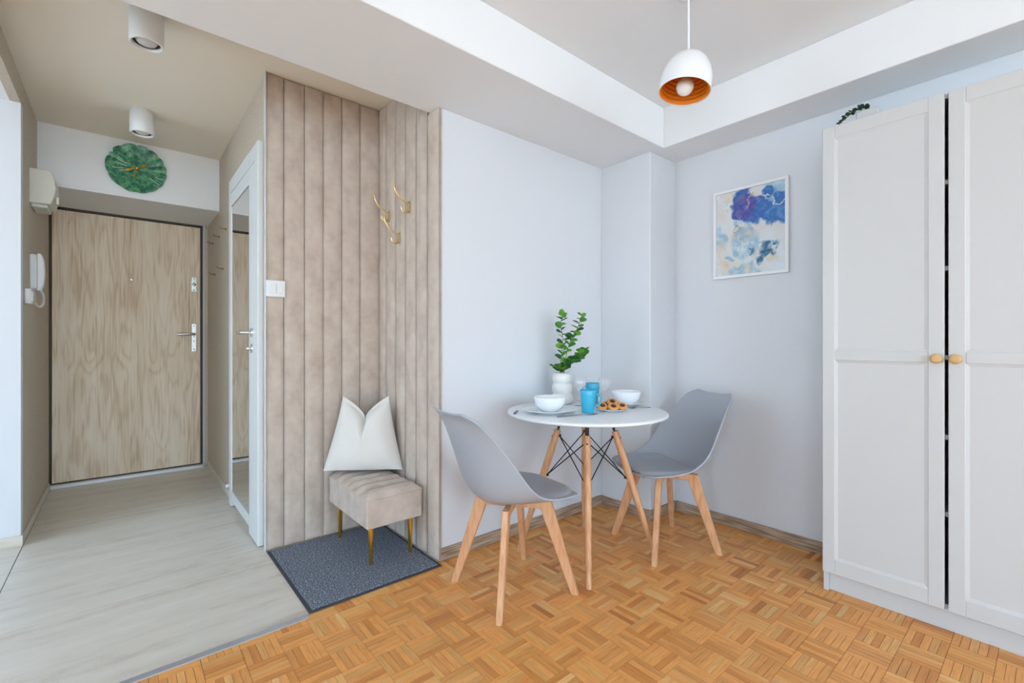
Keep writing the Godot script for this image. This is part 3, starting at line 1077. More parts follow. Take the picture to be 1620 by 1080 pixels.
func build_niche() -> void:
	var m := thing("doormat", "grey speckled felt doormat with a dark rubber edge in the niche", "doormat", P(0.88, 0, 2.285))
	part(m, "rubber_edge", box_mesh(Vector3(0.615, 0.005, 0.708), 0.002), M.mat_rubber, Vector3(0, 0.0035, 0))
	part(m, "felt", box_mesh(Vector3(0.585, 0.008, 0.678), 0.002), M.mat_felt, Vector3(0, 0.006, 0))
	# stool
	var s := thing("footstool", "greige velvet footstool with channelled top and gold tapered legs", "stool", P(1.028, 0.010, 2.358))
	part(s, "body", box_mesh(Vector3(0.294, 0.146, 0.514), 0.006), M.velvet, Vector3(0, 0.262, 0))
	part(s, "lid", box_mesh(Vector3(0.298, 0.012, 0.520), 0.005), M.velvet, Vector3(0, 0.3285, 0))
	for i in 6:
		var st := begin()
		var g := []
		var z0 := -0.258 + i * 0.086
		for a in 19:
			var t := a / 18.0
			var row := []
			for b in 9:
				var q := b / 8.0
				var e := (1.0 - pow(absf(2 * t - 1), 2.0)) * (1.0 - pow(absf(2 * q - 1), 10.0))
				row.append(Vector3((q - 0.5) * 0.294, 0.334 + 0.030 * pow(maxf(e, 0), 0.52), z0 + 0.002 + t * 0.082))
			g.append(row)
		add_sheet(st, g, Vector3.UP, 1)
		part(s, "padded_channel", done(st), M.velvet)
	for k in [[-1, -1], [1, -1], [1, 1], [-1, 1]]:
		var at := Vector3(k[0] * 0.105, 0, k[1] * 0.205)
		part(s, "leg", tube([at, at + Vector3(0, 0.012, 0), at + Vector3(0, 0.198, 0)], [0.0085, 0.009, 0.0145], 18), M.gold)
	build_cushion()
	# brass double hooks, on the side panel
	var spots := [[2.506, 1.815, "lower pair's upper"], [2.262, 1.815, ""], [2.380, 1.668, ""]]
	var names := ["brass coat hook on the padded panel, upper one beside the niche corner", "brass coat hook on the padded panel, upper one on the side of the white wall", "brass coat hook on the padded panel, the lowest of the three"]
	var first: Node3D = null
	for i in 3:
		var at := P(1.186, spots[i][1], spots[i][0])
		if first == null:
			first = make_hook(at, names[i])
		else:
			copy_thing(first, "coat_hook", at, 0.0, names[i])
	# double switch on the wide panel
	var sw := thing("light_switch", "white double light switch on the padded panel beside the mirror door", "switch", P(0.617, 1.366, 2.652))
	part(sw, "plate", box_mesh(Vector3(0.092, 0.088, 0.012), 0.004), M.white_plastic, Vector3(0, 0, 0.006))
	part(sw, "rocker", box_mesh(Vector3(0.030, 0.052, 0.006), 0.002), M.white_plastic, Vector3(-0.016, 0, 0.0135))
	part(sw, "rocker", box_mesh(Vector3(0.030, 0.052, 0.006), 0.002), M.white_plastic, Vector3(0.016, 0, 0.0135))

func make_hook(at: Vector3, label: String) -> Node3D:
	var h := thing("coat_hook", label, "hook", at, 0.0, "brass coat hooks on the padded panel")
	part(h, "wall_plate", box_mesh(Vector3(0.005, 0.062, 0.017), 0.002), M.brass, Vector3(-0.0025, 0.0, 0))
	part(h, "upper_arm", tube(curve_pts([Vector3(-0.003, 0.012, 0), Vector3(-0.018, 0.022, 0), Vector3(-0.045, 0.035, 0), Vector3(-0.072, 0.058, 0), Vector3(-0.086, 0.085, 0), Vector3(-0.088, 0.105, 0)], 18), [0.0055, 0.0052, 0.005, 0.0048, 0.0046, 0.0045], 10), M.brass)
	part(h, "upper_tip", lathe([[0.0, 0.006], [0.005, 0.004], [0.0065, 0.0], [0.005, -0.004], [0.0, -0.006]], 14), M.brass, Vector3(-0.088, 0.107, 0))
	part(h, "lower_arm", tube(curve_pts([Vector3(-0.003, -0.012, 0), Vector3(-0.014, -0.028, 0), Vector3(-0.030, -0.033, 0), Vector3(-0.043, -0.022, 0), Vector3(-0.046, -0.006, 0)], 16), [0.005], 10), M.brass)
	part(h, "lower_tip", lathe([[0.0, 0.005], [0.0045, 0.003], [0.0055, 0.0], [0.0045, -0.003], [0.0, -0.005]], 14), M.brass, Vector3(-0.046, -0.004, 0))
	for y: float in [-0.024, 0.024]:
		part(h, "screw", lathe([[0.0, 0.002], [0.003, 0.0015], [0.0035, 0.0]], 12, Basis(Vector3.BACK, PI / 2)), M.old_brass, Vector3(-0.005, y, 0))
	return h

func build_cushion() -> void:
	# square cushion, top edge knocked in so that two ears stand up
	var c := thing("cushion", "white linen cushion with two pointed corners standing on the velvet stool", "cushion", P(1.010, 0.386, 2.455), 0.0)
	c.rotation = Vector3(deg_to_rad(-9.0), deg_to_rad(36.0) * -1.0, 0)
	var st := begin()
	var n := 40
	for side: float in [1.0, -1.0]:
		var g := []
		for i in n + 1:
			var v := float(i) / n
			var row := []
			for j in n + 1:
				var u := 2.0 * j / n - 1.0
				# outline: wide foot, sides drawn in towards the ears, deep notch in the middle of the top
				var half := lerpf(0.212, 0.125, pow(v, 1.25)) - 0.012 * sin(PI * v)
				var notch := (1.0 - pow(absf(u), 0.6))
				var top := 0.402 - 0.128 * notch
				var foot := 0.018 * (1.0 - pow(absf(u), 6.0)) * 0.3
				var y := lerpf(foot, top, v)
				var edge := maxf(0.0, (1.0 - pow(absf(u), 2.6)) * (1.0 - pow(absf(2.0 * v - 0.92), 2.6) if absf(2.0 * v - 0.92) < 1.0 else 0.0))
				var thick := 0.074 * pow(edge, 0.55)
				# crease under the notch
				thick -= 0.022 * exp(-pow(u / 0.09, 2.0)) * smoothstep(0.55, 1.0, v)
				thick += 0.004 * sin(u * 9.0 + v * 4.0) * edge
				row.append(Vector3(u * half, y, side * maxf(thick, 0.002)))
			g.append(row)
		add_sheet(st, g, Vector3(0, 0, side), 1)
	part(c, "cover", done(st), M.linen)
	var seam := []
	for j in n + 1:
		var u := 2.0 * j / n - 1.0
		seam.append(Vector3(u * 0.125, 0.402 - 0.128 * (1.0 - pow(absf(u), 0.6)), 0))
	part(c, "seam", tube(seam, [0.0022], 6), M.linen)

# ------------------------------------------------------------------ lamps

func build_lamps() -> void:
	var y := 2.085
	var p := thing("pendant_lamp", "white dome pendant lamp with ribbed orange inside on a thin cord", "pendant lamp", P(1.735, y, 0.957))
	var R := 0.104
	var H := 0.150
	var outer := []
	var inner := []
	for i in 25:
		var t := i / 24.0
		var a := t * PI / 2
		var r := R * pow(sin(a), 0.66) * lerpf(1.0, 0.95, smoothstep(0.7, 1.0, t))
		outer.append([r, H * cos(a)])
	outer.append([R * 0.945, -0.002])
	outer.append([R * 0.93, 0.002])
	part(p, "shade", lathe(outer, 56), M.shade_white)
	inner.append([R * 0.93, 0.002])
	for i in 49:
		var t := i / 48.0
		var a := (1.0 - t) * PI / 2
		var r := (R - 0.008) * pow(sin(a), 0.66) * lerpf(1.0, 0.95, smoothstep(0.7, 1.0, 1.0 - t))
		inner.append([maxf(0.0, r - (0.003 if (i / 2) % 2 == 1 else 0.0)), (H - 0.008) * cos(a) + 0.003])
	part(p, "lining", lathe(inner, 56), M.shade_orange)
	part(p, "cord", tube([Vector3(0, H - 0.004, 0), Vector3(0, CEIL - y - 0.02, 0)], [0.0045], 10), M.shade_white)
	part(p, "cord_grip", lathe([[0.0, 0.03], [0.006, 0.03], [0.008, 0.01], [0.014, 0.0], [0.0, 0.0]], 20), M.shade_white, Vector3(0, H - 0.003, 0))
	part(p, "ceiling_rose", lathe([[0.0, -0.028], [0.02, -0.028], [0.042, -0.012], [0.045, 0.0], [0.0, 0.0]], 28), M.shade_white, Vector3(0, CEIL - y, 0))
	var b := part(p, "bulb", lathe([[0.0, -0.034], [0.012, -0.032], [0.023, -0.025], [0.031, -0.012], [0.034, 0.0], [0.031, 0.013], [0.022, 0.028], [0.015, 0.044], [0.013, 0.056]], 32), M.bulb_opal, Vector3(0, 0.020, 0))
	part(b, "socket", lathe([[0.013, 0.054], [0.018, 0.056], [0.019, 0.10], [0.0, 0.10]], 24), M.shade_orange)
	# the dome hangs askew: its open side tips towards the room
	var tilt := Basis(Vector3(0.6455, 0, -0.7638), deg_to_rad(8.0)) * Basis(Vector3(0.7638, 0, 0.6455), deg_to_rad(-2.5))
	var pivot := Vector3(0, H - 0.01, 0)
	for o in p.get_children():
		if o.name in ["shade", "lining", "bulb"]:
			o.transform = Transform3D(tilt, pivot - tilt * pivot + tilt * o.position)
	# two surface spots in the hall
	var first: Node3D = null
	for s in [[0.082, 2.505, "white cylindrical ceiling spotlight in the hall, beside the padded niche"], [0.096, 3.60, "white cylindrical ceiling spotlight in the hall, above the leaf clock"]]:
		if first == null:
			var t := thing("ceiling_spotlight", s[2], "spotlight", P(s[0], CEIL, s[1]), 0.0, "hall ceiling spotlights")
			part(t, "housing", lathe([[0.0, 0.0], [0.060, 0.0], [0.060, -0.138], [0.058, -0.140], [0.052, -0.140], [0.050, -0.138], [0.050, -0.100], [0.0, -0.098]], 40), M.white_plastic)
			part(t, "reflector_ring", lathe([[0.050, -0.126], [0.046, -0.130], [0.043, -0.126], [0.043, -0.110]], 36), M.screw_dark)
			part(t, "lamp_glass", lathe([[0.0, -0.141], [0.018, -0.139], [0.032, -0.133], [0.041, -0.122], [0.043, -0.108]], 36), M.spot_glass)
			first = t
		else:
			copy_thing(first, "ceiling_spotlight", P(s[0], CEIL, s[1]), 0.0, s[2])

# ------------------------------------------------------------------ picture

func build_picture() -> void:
	var w := 0.412
	var h := 0.520
	var p := thing("framed_print", "white framed abstract watercolour print in blue, violet and cream", "picture", P(PIC, 1.722, 1.140))
	var f := 0.017
	part(p, "frame_rail", box_mesh(Vector3(0.022, f, w), 0.002), M.frame_white, Vector3(-0.011, h / 2 - f / 2, 0))
	part(p, "frame_rail", box_mesh(Vector3(0.022, f, w), 0.002), M.frame_white, Vector3(-0.011, -h / 2 + f / 2, 0))
	part(p, "frame_stile", box_mesh(Vector3(0.022, h - 2 * f, f), 0.002), M.frame_white, Vector3(-0.011, 0, w / 2 - f / 2))
	part(p, "frame_stile", box_mesh(Vector3(0.022, h - 2 * f, f), 0.002), M.frame_white, Vector3(-0.011, 0, -w / 2 + f / 2))
	var st := begin()
	var y := h / 2 - f
	var z := w / 2 - f
	var q := [[Vector3(-0.012, y, -z), Vector2(0, 0)], [Vector3(-0.012, y, z), Vector2(1, 0)], [Vector3(-0.012, -y, z), Vector2(1, 1)], [Vector3(-0.012, -y, -z), Vector2(0, 1)]]
	uvquad(st, q[0], q[1], q[2], q[3], Vector3.LEFT)
	part(p, "print", done(st), M.art_print)
	part(p, "backing_board", box_mesh(Vector3(0.010, h - 2 * f, w - 2 * f)), M.frame_white, Vector3(-0.006, 0, 0))

# ------------------------------------------------------------------ hall things

func build_hall_things() -> void:
	build_clock()
	# old meter box, high on the end of the left wall
	var b := thing("fuse_box", "cream plastic fuse box high on the hall wall beside the door", "fuse box", P(HALL_L, 2.006, 4.00))
	var st := begin()
	var ring := func(z: float, k: float) -> Array:
		var out := []
		for p in [[0.0, 0.10], [0.088, 0.10], [0.104, 0.055], [0.110, 0.0], [0.104, -0.045], [0.088, -0.10], [0.0, -0.10]]:
			out.append(Vector3(p[0] * k, p[1] * k, z))
		return out
	add_loft(st, [ring.call(0.125, 0.97), ring.call(0.120, 1.0), ring.call(-0.115, 1.0), ring.call(-0.120, 0.97)])
	part(b, "cover", done(st), M.cream_plastic)
	part(b, "base_plate", box_mesh(Vector3(0.07, 0.02, 0.20), 0.004), M.cream_plastic, Vector3(0.037, -0.108, -0.01))
	part(b, "latch", box_mesh(Vector3(0.014, 0.045, 0.03), 0.003), M.cream_plastic, Vector3(0.112, -0.06, 0.05))
	# intercom handset with coiled cord
	var i := thing("intercom", "white intercom handset with coiled cord on the beige hall wall", "intercom", P(HALL_L, 1.50, 3.90))
	part(i, "cradle", box_mesh(Vector3(0.030, 0.205, 0.075), 0.006), M.white_plastic, Vector3(0.015, 0, 0))
	st = begin()
	var rings := []
	for k in 9:
		var t := k / 8.0
		var yy := lerpf(-0.108, 0.108, t)
		var bulge := 0.044 + 0.010 * (1.0 - pow(2.0 * t - 1.0, 2.0)) - (0.006 if k == 0 or k == 8 else 0.0)
		rings.append(cham_rect(Vector3((0.028 + bulge) / 2 + 0.004, yy, 0), Vector3.RIGHT, Vector3.BACK, (bulge - 0.020) / 2, 0.024, 0.006))
	add_loft(st, rings)
	part(i, "handset", done(st), M.white_plastic)
	var coil := []
	var path := curve_pts([Vector3(0.044, -0.105, 0.0), Vector3(0.055, -0.14, 0.0), Vector3(0.055, -0.185, 0.0), Vector3(0.040, -0.205, 0.0), Vector3(0.022, -0.185, 0.0), Vector3(0.018, -0.13, 0.0), Vector3(0.012, -0.10, 0.0)], 160)
	for k in 160:
		var a := k * 0.95
		coil.append(path[k] + Vector3(0, 0, 1) * sin(a) * 0.0055 + (path[mini(k + 1, 159)] - path[maxi(k - 1, 0)]).normalized().cross(Vector3.BACK) * cos(a) * 0.0055)
	part(i, "coiled_cord", tube(coil, [0.0022], 6), M.white_plastic)
	var s := thing("light_switch", "small white light switch beside the intercom", "switch", P(HALL_L, 1.343, 3.73))
	part(s, "plate", box_mesh(Vector3(0.026, 0.085, 0.08), 0.004), M.white_plastic, Vector3(0.013, 0, 0))
	part(s, "rocker", box_mesh(Vector3(0.006, 0.055, 0.05), 0.002), M.white_plastic, Vector3(0.028, 0, 0))
	# small hooks on the right-hand hall wall
	var proto: Node3D = null
	for k in [[4.51, 1.90, 0], [4.19, 1.90, 0], [3.88, 1.90, 0], [4.41, 1.632, 1], [4.02, 1.632, 1]]:
		var lab: String = ["tiny brass peg in the upper row on the beige hall wall", "tiny brass peg in the lower row on the beige hall wall"][k[2]]
		if proto == null:
			proto = thing("wall_peg", lab, "peg", P(HALL_R, k[1], k[0]), 0.0, lab.replace("tiny brass peg", "pegs"))
			part(proto, "rosette", lathe([[0.0, 0.004], [0.009, 0.004], [0.011, 0.0]], 16, Basis(Vector3.BACK, PI / 2)), M.old_brass)
			part(proto, "pin", tube(curve_pts([Vector3(0, 0, 0), Vector3(-0.02, 0.0, 0), Vector3(-0.034, 0.003, 0), Vector3(-0.038, 0.014, 0)], 10), [0.0035], 8), M.old_brass)
		else:
			var c := copy_thing(proto, "wall_peg", P(HALL_R, k[1], k[0]), 0.0, lab)
			c.set_meta("group", lab.replace("tiny brass peg", "pegs"))
	var ds := thing("door_stop", "little white door stop low on the hall wall", "door stop", P(HALL_R, 0.105, 3.66))
	part(ds, "base", lathe([[0.0, 0.006], [0.016, 0.006], [0.018, 0.0]], 18, Basis(Vector3.BACK, PI / 2)), M.white_plastic)
	part(ds, "buffer", lathe([[0.0, 0.034], [0.009, 0.034], [0.012, 0.028], [0.012, 0.0]], 18, Basis(Vector3.BACK, PI / 2)), M.white_plastic, Vector3(-0.004, 0, 0))

func build_clock() -> void:
	var c := thing("wall_clock", "green resin wall clock shaped like a round scalloped leaf with gold hands", "clock", P(0.082, 2.300, 4.19))
	var st := begin()
	var nr := 18
	var na := 120
	var lobes := 13.0
	var rad := func(a: float) -> float:
		var s := absf(sin((a + 0.35 * sin(a)) * lobes / 2.0))
		var r := 0.168 * (0.945 + 0.055 * pow(s, 0.45))
		r *= 1.0 - 0.05 * exp(-pow((a - 2.55) / 0.06, 2.0)) * 2.0
		return r
	var front := []
	var back := []
	for i in nr + 1:
		var fr := []
		var bk := []
		for k in na + 1:
			var a := TAU * k / na
			var q := float(i) / nr
			var r: float = rad.call(a) * q
			var s := absf(sin((a + 0.35 * sin(a)) * lobes / 2.0))
			var relief := 0.012 + 0.010 * q * pow(s, 0.7) * q + 0.012 * q * q * q
			fr.append(Vector3(cos(a) * r, sin(a) * r, relief))
			bk.append(Vector3(cos(a) * r, sin(a) * r, maxf(0.0005, relief - 0.011)))
		front.append(fr)
		back.append(bk)
	add_sheet(st, front, Vector3.BACK, 1)
	add_sheet(st, back, Vector3.FORWARD, 2)
	for k in na:
		quad(st, front[nr][k], front[nr][k + 1], back[nr][k + 1], back[nr][k], front[nr][k], 3)
	part(c, "leaf_dial", done(st), M.clock_resin)
	for v in [[3.0, 0.05, 0.12], [2.75, 0.06, 0.11], [3.3, 0.07, 0.13], [3.5, 0.05, 0.10], [-0.62, 0.09, 0.155], [-0.35, 0.11, 0.15]]:
		var a: float = v[0]
		var d := Vector3(cos(a), sin(a), 0)
		part(c, "pale_vein", tube([d * v[1] + Vector3(0, 0, 0.019), d * v[2] + Vector3(0, 0, 0.030)], [0.0016], 6), M.ceramic_matt)
	var hand := func(a: float, l: float, w: float, z: float) -> void:
		var d := Vector3(cos(a), sin(a), 0)
		var s := Vector3(-sin(a), cos(a), 0)
		var g := begin()
		var prof := [[-0.2, 0.35], [0.0, 0.5], [0.35, 0.32], [0.6, 0.9], [0.78, 1.0], [0.9, 0.55], [1.0, 0.08]]
		var rr := []
		for p in prof:
			rr.append([d * l * p[0] + s * w * p[1] + Vector3(0, 0, z + 0.001), d * l * p[0] + s * w * p[1] + Vector3(0, 0, z - 0.001), d * l * p[0] - s * w * p[1] + Vector3(0, 0, z - 0.001), d * l * p[0] - s * w * p[1] + Vector3(0, 0, z + 0.001)])
		add_loft(g, rr)
		part(c, "clock_hand", done(g), M.gold)
	hand.call(deg_to_rad(32), 0.066, 0.0075, 0.034)
	hand.call(deg_to_rad(205), 0.075, 0.0085, 0.037)
	hand.call(deg_to_rad(257), 0.080, 0.004, 0.040)
	part(c, "hub", lathe([[0.0, 0.043], [0.008, 0.042], [0.011, 0.038], [0.011, 0.010]], 20, Basis(Vector3.RIGHT, PI / 2)), M.gold)

# ------------------------------------------------------------------ tableware

func build_tableware() -> void:
	var T := 0.738
	# plates and bowls
	var plate := [[0.0, 0.004], [0.070, 0.004], [0.082, 0.006], [0.122, 0.0155], [0.130, 0.018], [0.131, 0.0195], [0.129, 0.0205], [0.120, 0.0185], [0.084, 0.0095], [0.072, 0.0075], [0.0, 0.0075]]
	var foot := [[0.062, 0.004], [0.062, 0.0], [0.066, 0.0], [0.068, 0.004]]
	var bowl := [[0.0, 0.003], [0.034, 0.003], [0.036, 0.0], [0.041, 0.0], [0.043, 0.004], [0.060, 0.014], [0.074, 0.036], [0.081, 0.064], [0.082, 0.070], [0.080, 0.0705], [0.0775, 0.064], [0.070, 0.038], [0.058, 0.018], [0.040, 0.008], [0.0, 0.0065]]
	var p := thing("dinner_plate", "white dinner plate beside the fork, under a bowl with the blue mug next to it", "plate", P(1.615, T, 1.630), 0.0, "white dinner plates")
	part(p, "dish", lathe(plate, 64), M.porcelain)
	part(p, "foot_ring", lathe(foot, 48), M.porcelain)
	var b := thing("bowl", "white bowl on the plate on the velvet panel side of the table", "bowl", P(1.628, T + 0.0078, 1.634), 0.0, "white bowls")
	part(b, "basin", lathe(bowl, 56), M.porcelain)
	var p2 := copy_thing(p, "dinner_plate", P(2.118, T, 1.545), 0.0, "white plate under a bowl on the picture wall side of the table")
	p2.scale = Vector3(0.74, 1.0, 0.74)
	copy_thing(b, "bowl", P(2.130, T + 0.0078, 1.545), 0.0, "white bowl on the plate on the picture wall side of the table")
	# mugs
	var mug := [[0.0, 0.004], [0.026, 0.004], [0.028, 0.0], [0.0295, 0.002], [0.0335, 0.040], [0.0385, 0.085], [0.0415, 0.112], [0.0405, 0.1135], [0.0390, 0.112], [0.0360, 0.085], [0.0310, 0.040], [0.027, 0.008], [0.0, 0.007]]
	var m := thing("mug", "bright blue mug in front beside the cookie plate and the fork", "mug", P(1.765, T, 1.505), deg_to_rad(-40.0), "blue mugs")
	part(m, "cup", lathe(mug, 48), M.mug_blue)
	part(m, "handle", tube(curve_pts([Vector3(0.035, 0.088, 0), Vector3(0.054, 0.090, 0), Vector3(0.064, 0.074, 0), Vector3(0.060, 0.048, 0), Vector3(0.048, 0.034, 0), Vector3(0.0325, 0.036, 0)], 20), [0.0048], 10), M.mug_blue)
	copy_thing(m, "mug", P(2.075, T, 1.735), deg_to_rad(150.0), "bright blue mug standing behind the cookies near the wall")
	# wine glasses
	var gl := [[0.0, 0.0], [0.030, 0.0], [0.031, 0.0015], [0.010, 0.004], [0.0038, 0.010], [0.0034, 0.070], [0.006, 0.078], [0.022, 0.090], [0.032, 0.110], [0.034, 0.130], [0.031, 0.156], [0.0305, 0.156], [0.033, 0.130], [0.031, 0.111], [0.021, 0.0915], [0.0, 0.082]]
	var g := thing("wine_glass", "clear wine glass between the vase and the blue mugs", "glass", P(1.925, T, 1.700), 0.0, "clear wine glasses")
	part(g, "glass", lathe(gl, 40), M.glass)
	copy_thing(g, "wine_glass", P(2.003, T, 1.590), 0.0, "clear wine glass behind the cookies, beside a white bowl")
	# cookies on a small plate
	var c := thing("dessert_plate", "small white plate holding jam cookies in the middle of the table", "plate", P(1.905, T, 1.468))
	part(c, "dish", lathe([[0.0, 0.0], [0.045, 0.0], [0.052, 0.003], [0.080, 0.011], [0.082, 0.0125], [0.080, 0.0135], [0.052, 0.006], [0.0, 0.0045]], 48), M.porcelain)
	var first: Node3D = null
	for k in [[-0.050, -0.010, 0.0], [0.001, -0.030, 0.0], [0.050, -0.008, 0.0], [-0.022, 0.036, 0.0], [0.030, 0.038, 0.0], [0.004, 0.012, 0.018]]:
		var view := Vector3(0.6455, 0, -0.7638)
		var right := Vector3(0.7638, 0, 0.6455)
		var at: Vector3 = c.position + right * k[0] + view * k[1] + Vector3(0, 0.0048 + k[2], 0)
		if first == null:
			first = thing("jam_cookie", "golden cookie with dark jam centre lying flat on the small plate", "cookie", at, 0.0, "jam cookies on the small plate")
			part(first, "biscuit", lathe([[0.0, 0.0], [0.023, 0.0], [0.0275, 0.005], [0.0265, 0.012], [0.020, 0.0165], [0.0145, 0.0155], [0.0, 0.013]], 28), M.cookie)
			part(first, "jam", lathe([[0.0145, 0.0145], [0.012, 0.0172], [0.0, 0.0182]], 24), M.jam)
		else:
			copy_thing(first, "jam_cookie", at, 0.0, first.get_meta("label") if k[2] == 0.0 else "golden jam cookie lying on top of the other cookies")
	for o in get_children():
		if str(o.name).begins_with("jam_cookie"):
			o.rotate(Vector3(0.7638, 0, 0.6455), 0.55)
			o.position.y += 0.0125
	# vase and sprigs
	var vx := P(1.915, T, 1.825)
	var v := thing("vase", "white ceramic vase of three stacked rounded rings", "vase", vx)
	part(v, "body", lathe([[0.0, 0.0], [0.050, 0.0], [0.058, 0.008], [0.062, 0.026], [0.060, 0.044], [0.052, 0.056], [0.049, 0.059], [0.053, 0.064], [0.058, 0.080], [0.058, 0.096], [0.052, 0.110], [0.046, 0.115], [0.050, 0.120], [0.0545, 0.134], [0.0545, 0.152], [0.050, 0.168], [0.042, 0.174], [0.036, 0.174], [0.034, 0.168], [0.040, 0.15], [0.040, 0.02], [0.0, 0.012]], 48), M.ceramic_matt)
	var br := thing("eucalyptus_branch", "green eucalyptus branch with three leafy shoots in the white vase", "plant", vx, deg_to_rad(-40.2))
	sprig(br, [Vector3(-0.01, 0.03, 0), Vector3(-0.012, 0.17, 0.002), Vector3(-0.006, 0.26, 0.004), Vector3(0.004, 0.36, 0.006), Vector3(-0.008, 0.45, 0.004), Vector3(0.010, 0.515, 0.0)], 22, 0.23, 0.022, 31, false)
	sprig(br, [Vector3(0.008, 0.03, 0), Vector3(0.010, 0.17, 0.004), Vector3(0.020, 0.26, 0.006), Vector3(0.045, 0.35, 0.004), Vector3(0.085, 0.42, 0.0), Vector3(0.115, 0.50, -0.004)], 18, 0.28, 0.023, 32, false)
	sprig(br, [Vector3(0.0, 0.06, -0.004), Vector3(0.004, 0.168, -0.006), Vector3(0.02, 0.205, -0.012), Vector3(0.065, 0.235, -0.02), Vector3(0.11, 0.265, -0.02), Vector3(0.135, 0.300, -0.018)], 34, 0.17, 0.025, 33, true)
	sprig(br, [Vector3(-0.004, 0.08, -0.004), Vector3(-0.006, 0.17, -0.008), Vector3(-0.020, 0.195, -0.014), Vector3(-0.040, 0.212, -0.018)], 8, 0.175, 0.025, 34, true)
	# cutlery
	fork("steel fork lying in front of the plate on the velvet panel side", P(1.548, T, 1.508), P(1.752, T, 1.438))
	knife("steel knife lying at the rim of the table past the plate and bowl", P(1.452, T, 1.70), P(1.535, T, 1.775))
	fork("steel fork lying beside the plate on the picture wall side", P(2.155, T, 1.405), P(2.035, T, 1.458))

func leaf_mesh(r: float) -> ArrayMesh:
	var st := begin()
	var n := 12
	var g := []
	for i in 4:
		var row := []
		for k in n + 1:
			var a := TAU * k / n
			var q := i / 3.0
			var x := cos(a) * r * q
			var y := sin(a) * r * 0.86 * q
			row.append(Vector3(x + r * 0.95, 0.14 * y * y / r * 3.0 + 0.10 * x * q, y))
		g.append(row)
	add_sheet(st, g, Vector3.UP, 1)
	var lowg := []
	for row in g:
		var l := []
		for p in row:
			l.append(p + Vector3(0, -0.0006, 0))
		lowg.append(l)
	add_sheet(st, lowg, Vector3.DOWN, 2)
	for k in n:
		quad(st, g[3][k], g[3][k + 1], lowg[3][k + 1], lowg[3][k], g[3][k] - Vector3(r * 0.95, 0, 0), 3)
	return done(st)

# ctrl: x to the right in the picture's sense along the wall and towards the viewer's right, y up, z towards the room
func sprig(owner_thing: Node3D, ctrl: Array, leaves: int, from_y: float, r: float, sd: int, dense: bool) -> void:
	var pts := curve_pts(ctrl, 26)
	var s := part(owner_thing, "stem", tube(pts, [0.0022], 6), M.stem_green)
	var g := RandomNumberGenerator.new()
	g.seed = sd
	var big := leaf_mesh(r)
	var small := leaf_mesh(r * 0.72)
	var start := 0
	while pts[start].y < from_y and start < 24:
		start += 1
	for k in leaves:
		var q := lerpf(start, 25, k / float(leaves - 1))
		var i := int(q)
		var p: Vector3 = (pts[i] as Vector3).lerp(pts[mini(i + 1, 25)], q - i)
		var a := (k % 2) * PI + g.randf_range(-0.7, 0.7) + (PI / 2 if dense and k % 3 == 0 else 0.0)
		var basis := Basis(Vector3.UP, a) * Basis(Vector3.BACK, g.randf_range(0.0, 0.7)) * Basis(Vector3.RIGHT, g.randf_range(-0.9, 0.9))
		var m: Material = [M.leaf_bright, M.leaf_mid, M.leaf_deep][g.randi() % 3]
		part(s, "leaf", big if (dense or k % 3 != 0) and k < leaves - 3 else small, m, p, basis)

func flat_piece(outline: Array, h: float, bow: float) -> ArrayMesh:
	# outline: [x along, half width]; a thin bar that bows upward
	var st := begin()
	var rr := []
	for o in outline:
		var y: float = bow * sin(clampf(o[0], 0.0, 1.0) * PI) if o.size() < 3 else o[2]
		rr.append([Vector3(o[0], y + h, -o[1]), Vector3(o[0], y + h, o[1]), Vector3(o[0], y, o[1]), Vector3(o[0], y, -o[1])])
	add_loft(st, rr)
	return done(st)

func lay(o: Node3D, a: Vector3, b: Vector3) -> void:
	o.position = a
	o.rotation.y = atan2(-(b - a).z, (b - a).x)

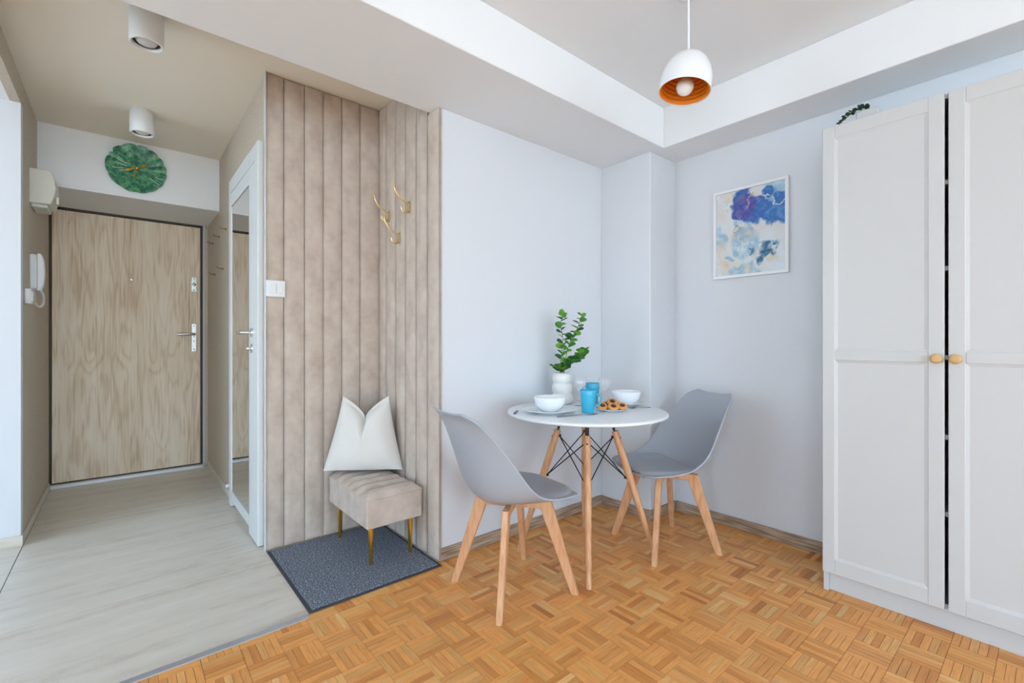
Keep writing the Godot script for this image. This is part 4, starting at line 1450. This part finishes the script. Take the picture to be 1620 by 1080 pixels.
func fork(label: String, a: Vector3, b: Vector3) -> void:
	var o := thing("fork", label, "fork", a)
	lay(o, a, b)
	var l := a.distance_to(b)
	part(o, "handle", flat_piece([[0.0, 0.004, 0.0005], [0.01, 0.008, 0.0005], [l * 0.35, 0.006, 0.002], [l * 0.62, 0.0035, 0.005], [l * 0.72, 0.006, 0.004], [l * 0.78, 0.011, 0.002]], 0.002, 0.0), M.cutlery)
	for k in 4:
		var z := -0.009 + k * 0.006
		var st := begin()
		add_loft(st, [cham_rect(Vector3(l * 0.77, 0.003, z), Vector3.BACK, Vector3.UP, 0.0019, 0.001, 0.0003), cham_rect(Vector3(l * 0.88, 0.0015, z), Vector3.BACK, Vector3.UP, 0.0017, 0.001, 0.0003), cham_rect(Vector3(l, 0.006, z * 0.95), Vector3.BACK, Vector3.UP, 0.0008, 0.0006, 0.0002)])
		part(o, "tine", done(st), M.cutlery)

func knife(label: String, a: Vector3, b: Vector3) -> void:
	var o := thing("knife", label, "knife", a)
	lay(o, a, b)
	var l := a.distance_to(b)
	part(o, "handle", flat_piece([[0.0, 0.004, 0.0], [0.008, 0.0065, 0.0], [l * 0.48, 0.0055, 0.0]], 0.005, 0.0), M.cutlery)
	part(o, "blade", flat_piece([[l * 0.47, 0.007, 0.001], [l * 0.85, 0.008, 0.001], [l * 0.97, 0.004, 0.001], [l, 0.001, 0.001]], 0.0015, 0.0), M.cutlery)

func build_wardrobe_plant() -> void:
	var b := thing("potted_plant", "small white pot with a dark green trailing sprig on top of the wardrobe", "plant", P(2.500, 2.020, 0.536))
	part(b, "pot", box_mesh(Vector3(0.08, 0.076, 0.078), 0.004), M.white_lacquer, Vector3(0, 0.038, 0))
	var pts := curve_pts([Vector3(0.0, 0.070, 0.0), Vector3(-0.02, 0.090, -0.012), Vector3(-0.042, 0.084, -0.036), Vector3(-0.052, 0.062, -0.066), Vector3(-0.058, 0.036, -0.098)], 22)
	part(b, "stem", tube(pts, [0.0016], 6), M.stem_green)
	var lm := leaf_mesh(0.010)
	var g := RandomNumberGenerator.new()
	g.seed = 77
	for k in 44:
		var i := 3 + int(k * 18.0 / 43.0)
		var basis := Basis(Vector3.UP, g.randf() * TAU) * Basis(Vector3.BACK, g.randf_range(-0.3, 0.9))
		part(b, "leaf", lm, M.leaf_dark, pts[i], basis)
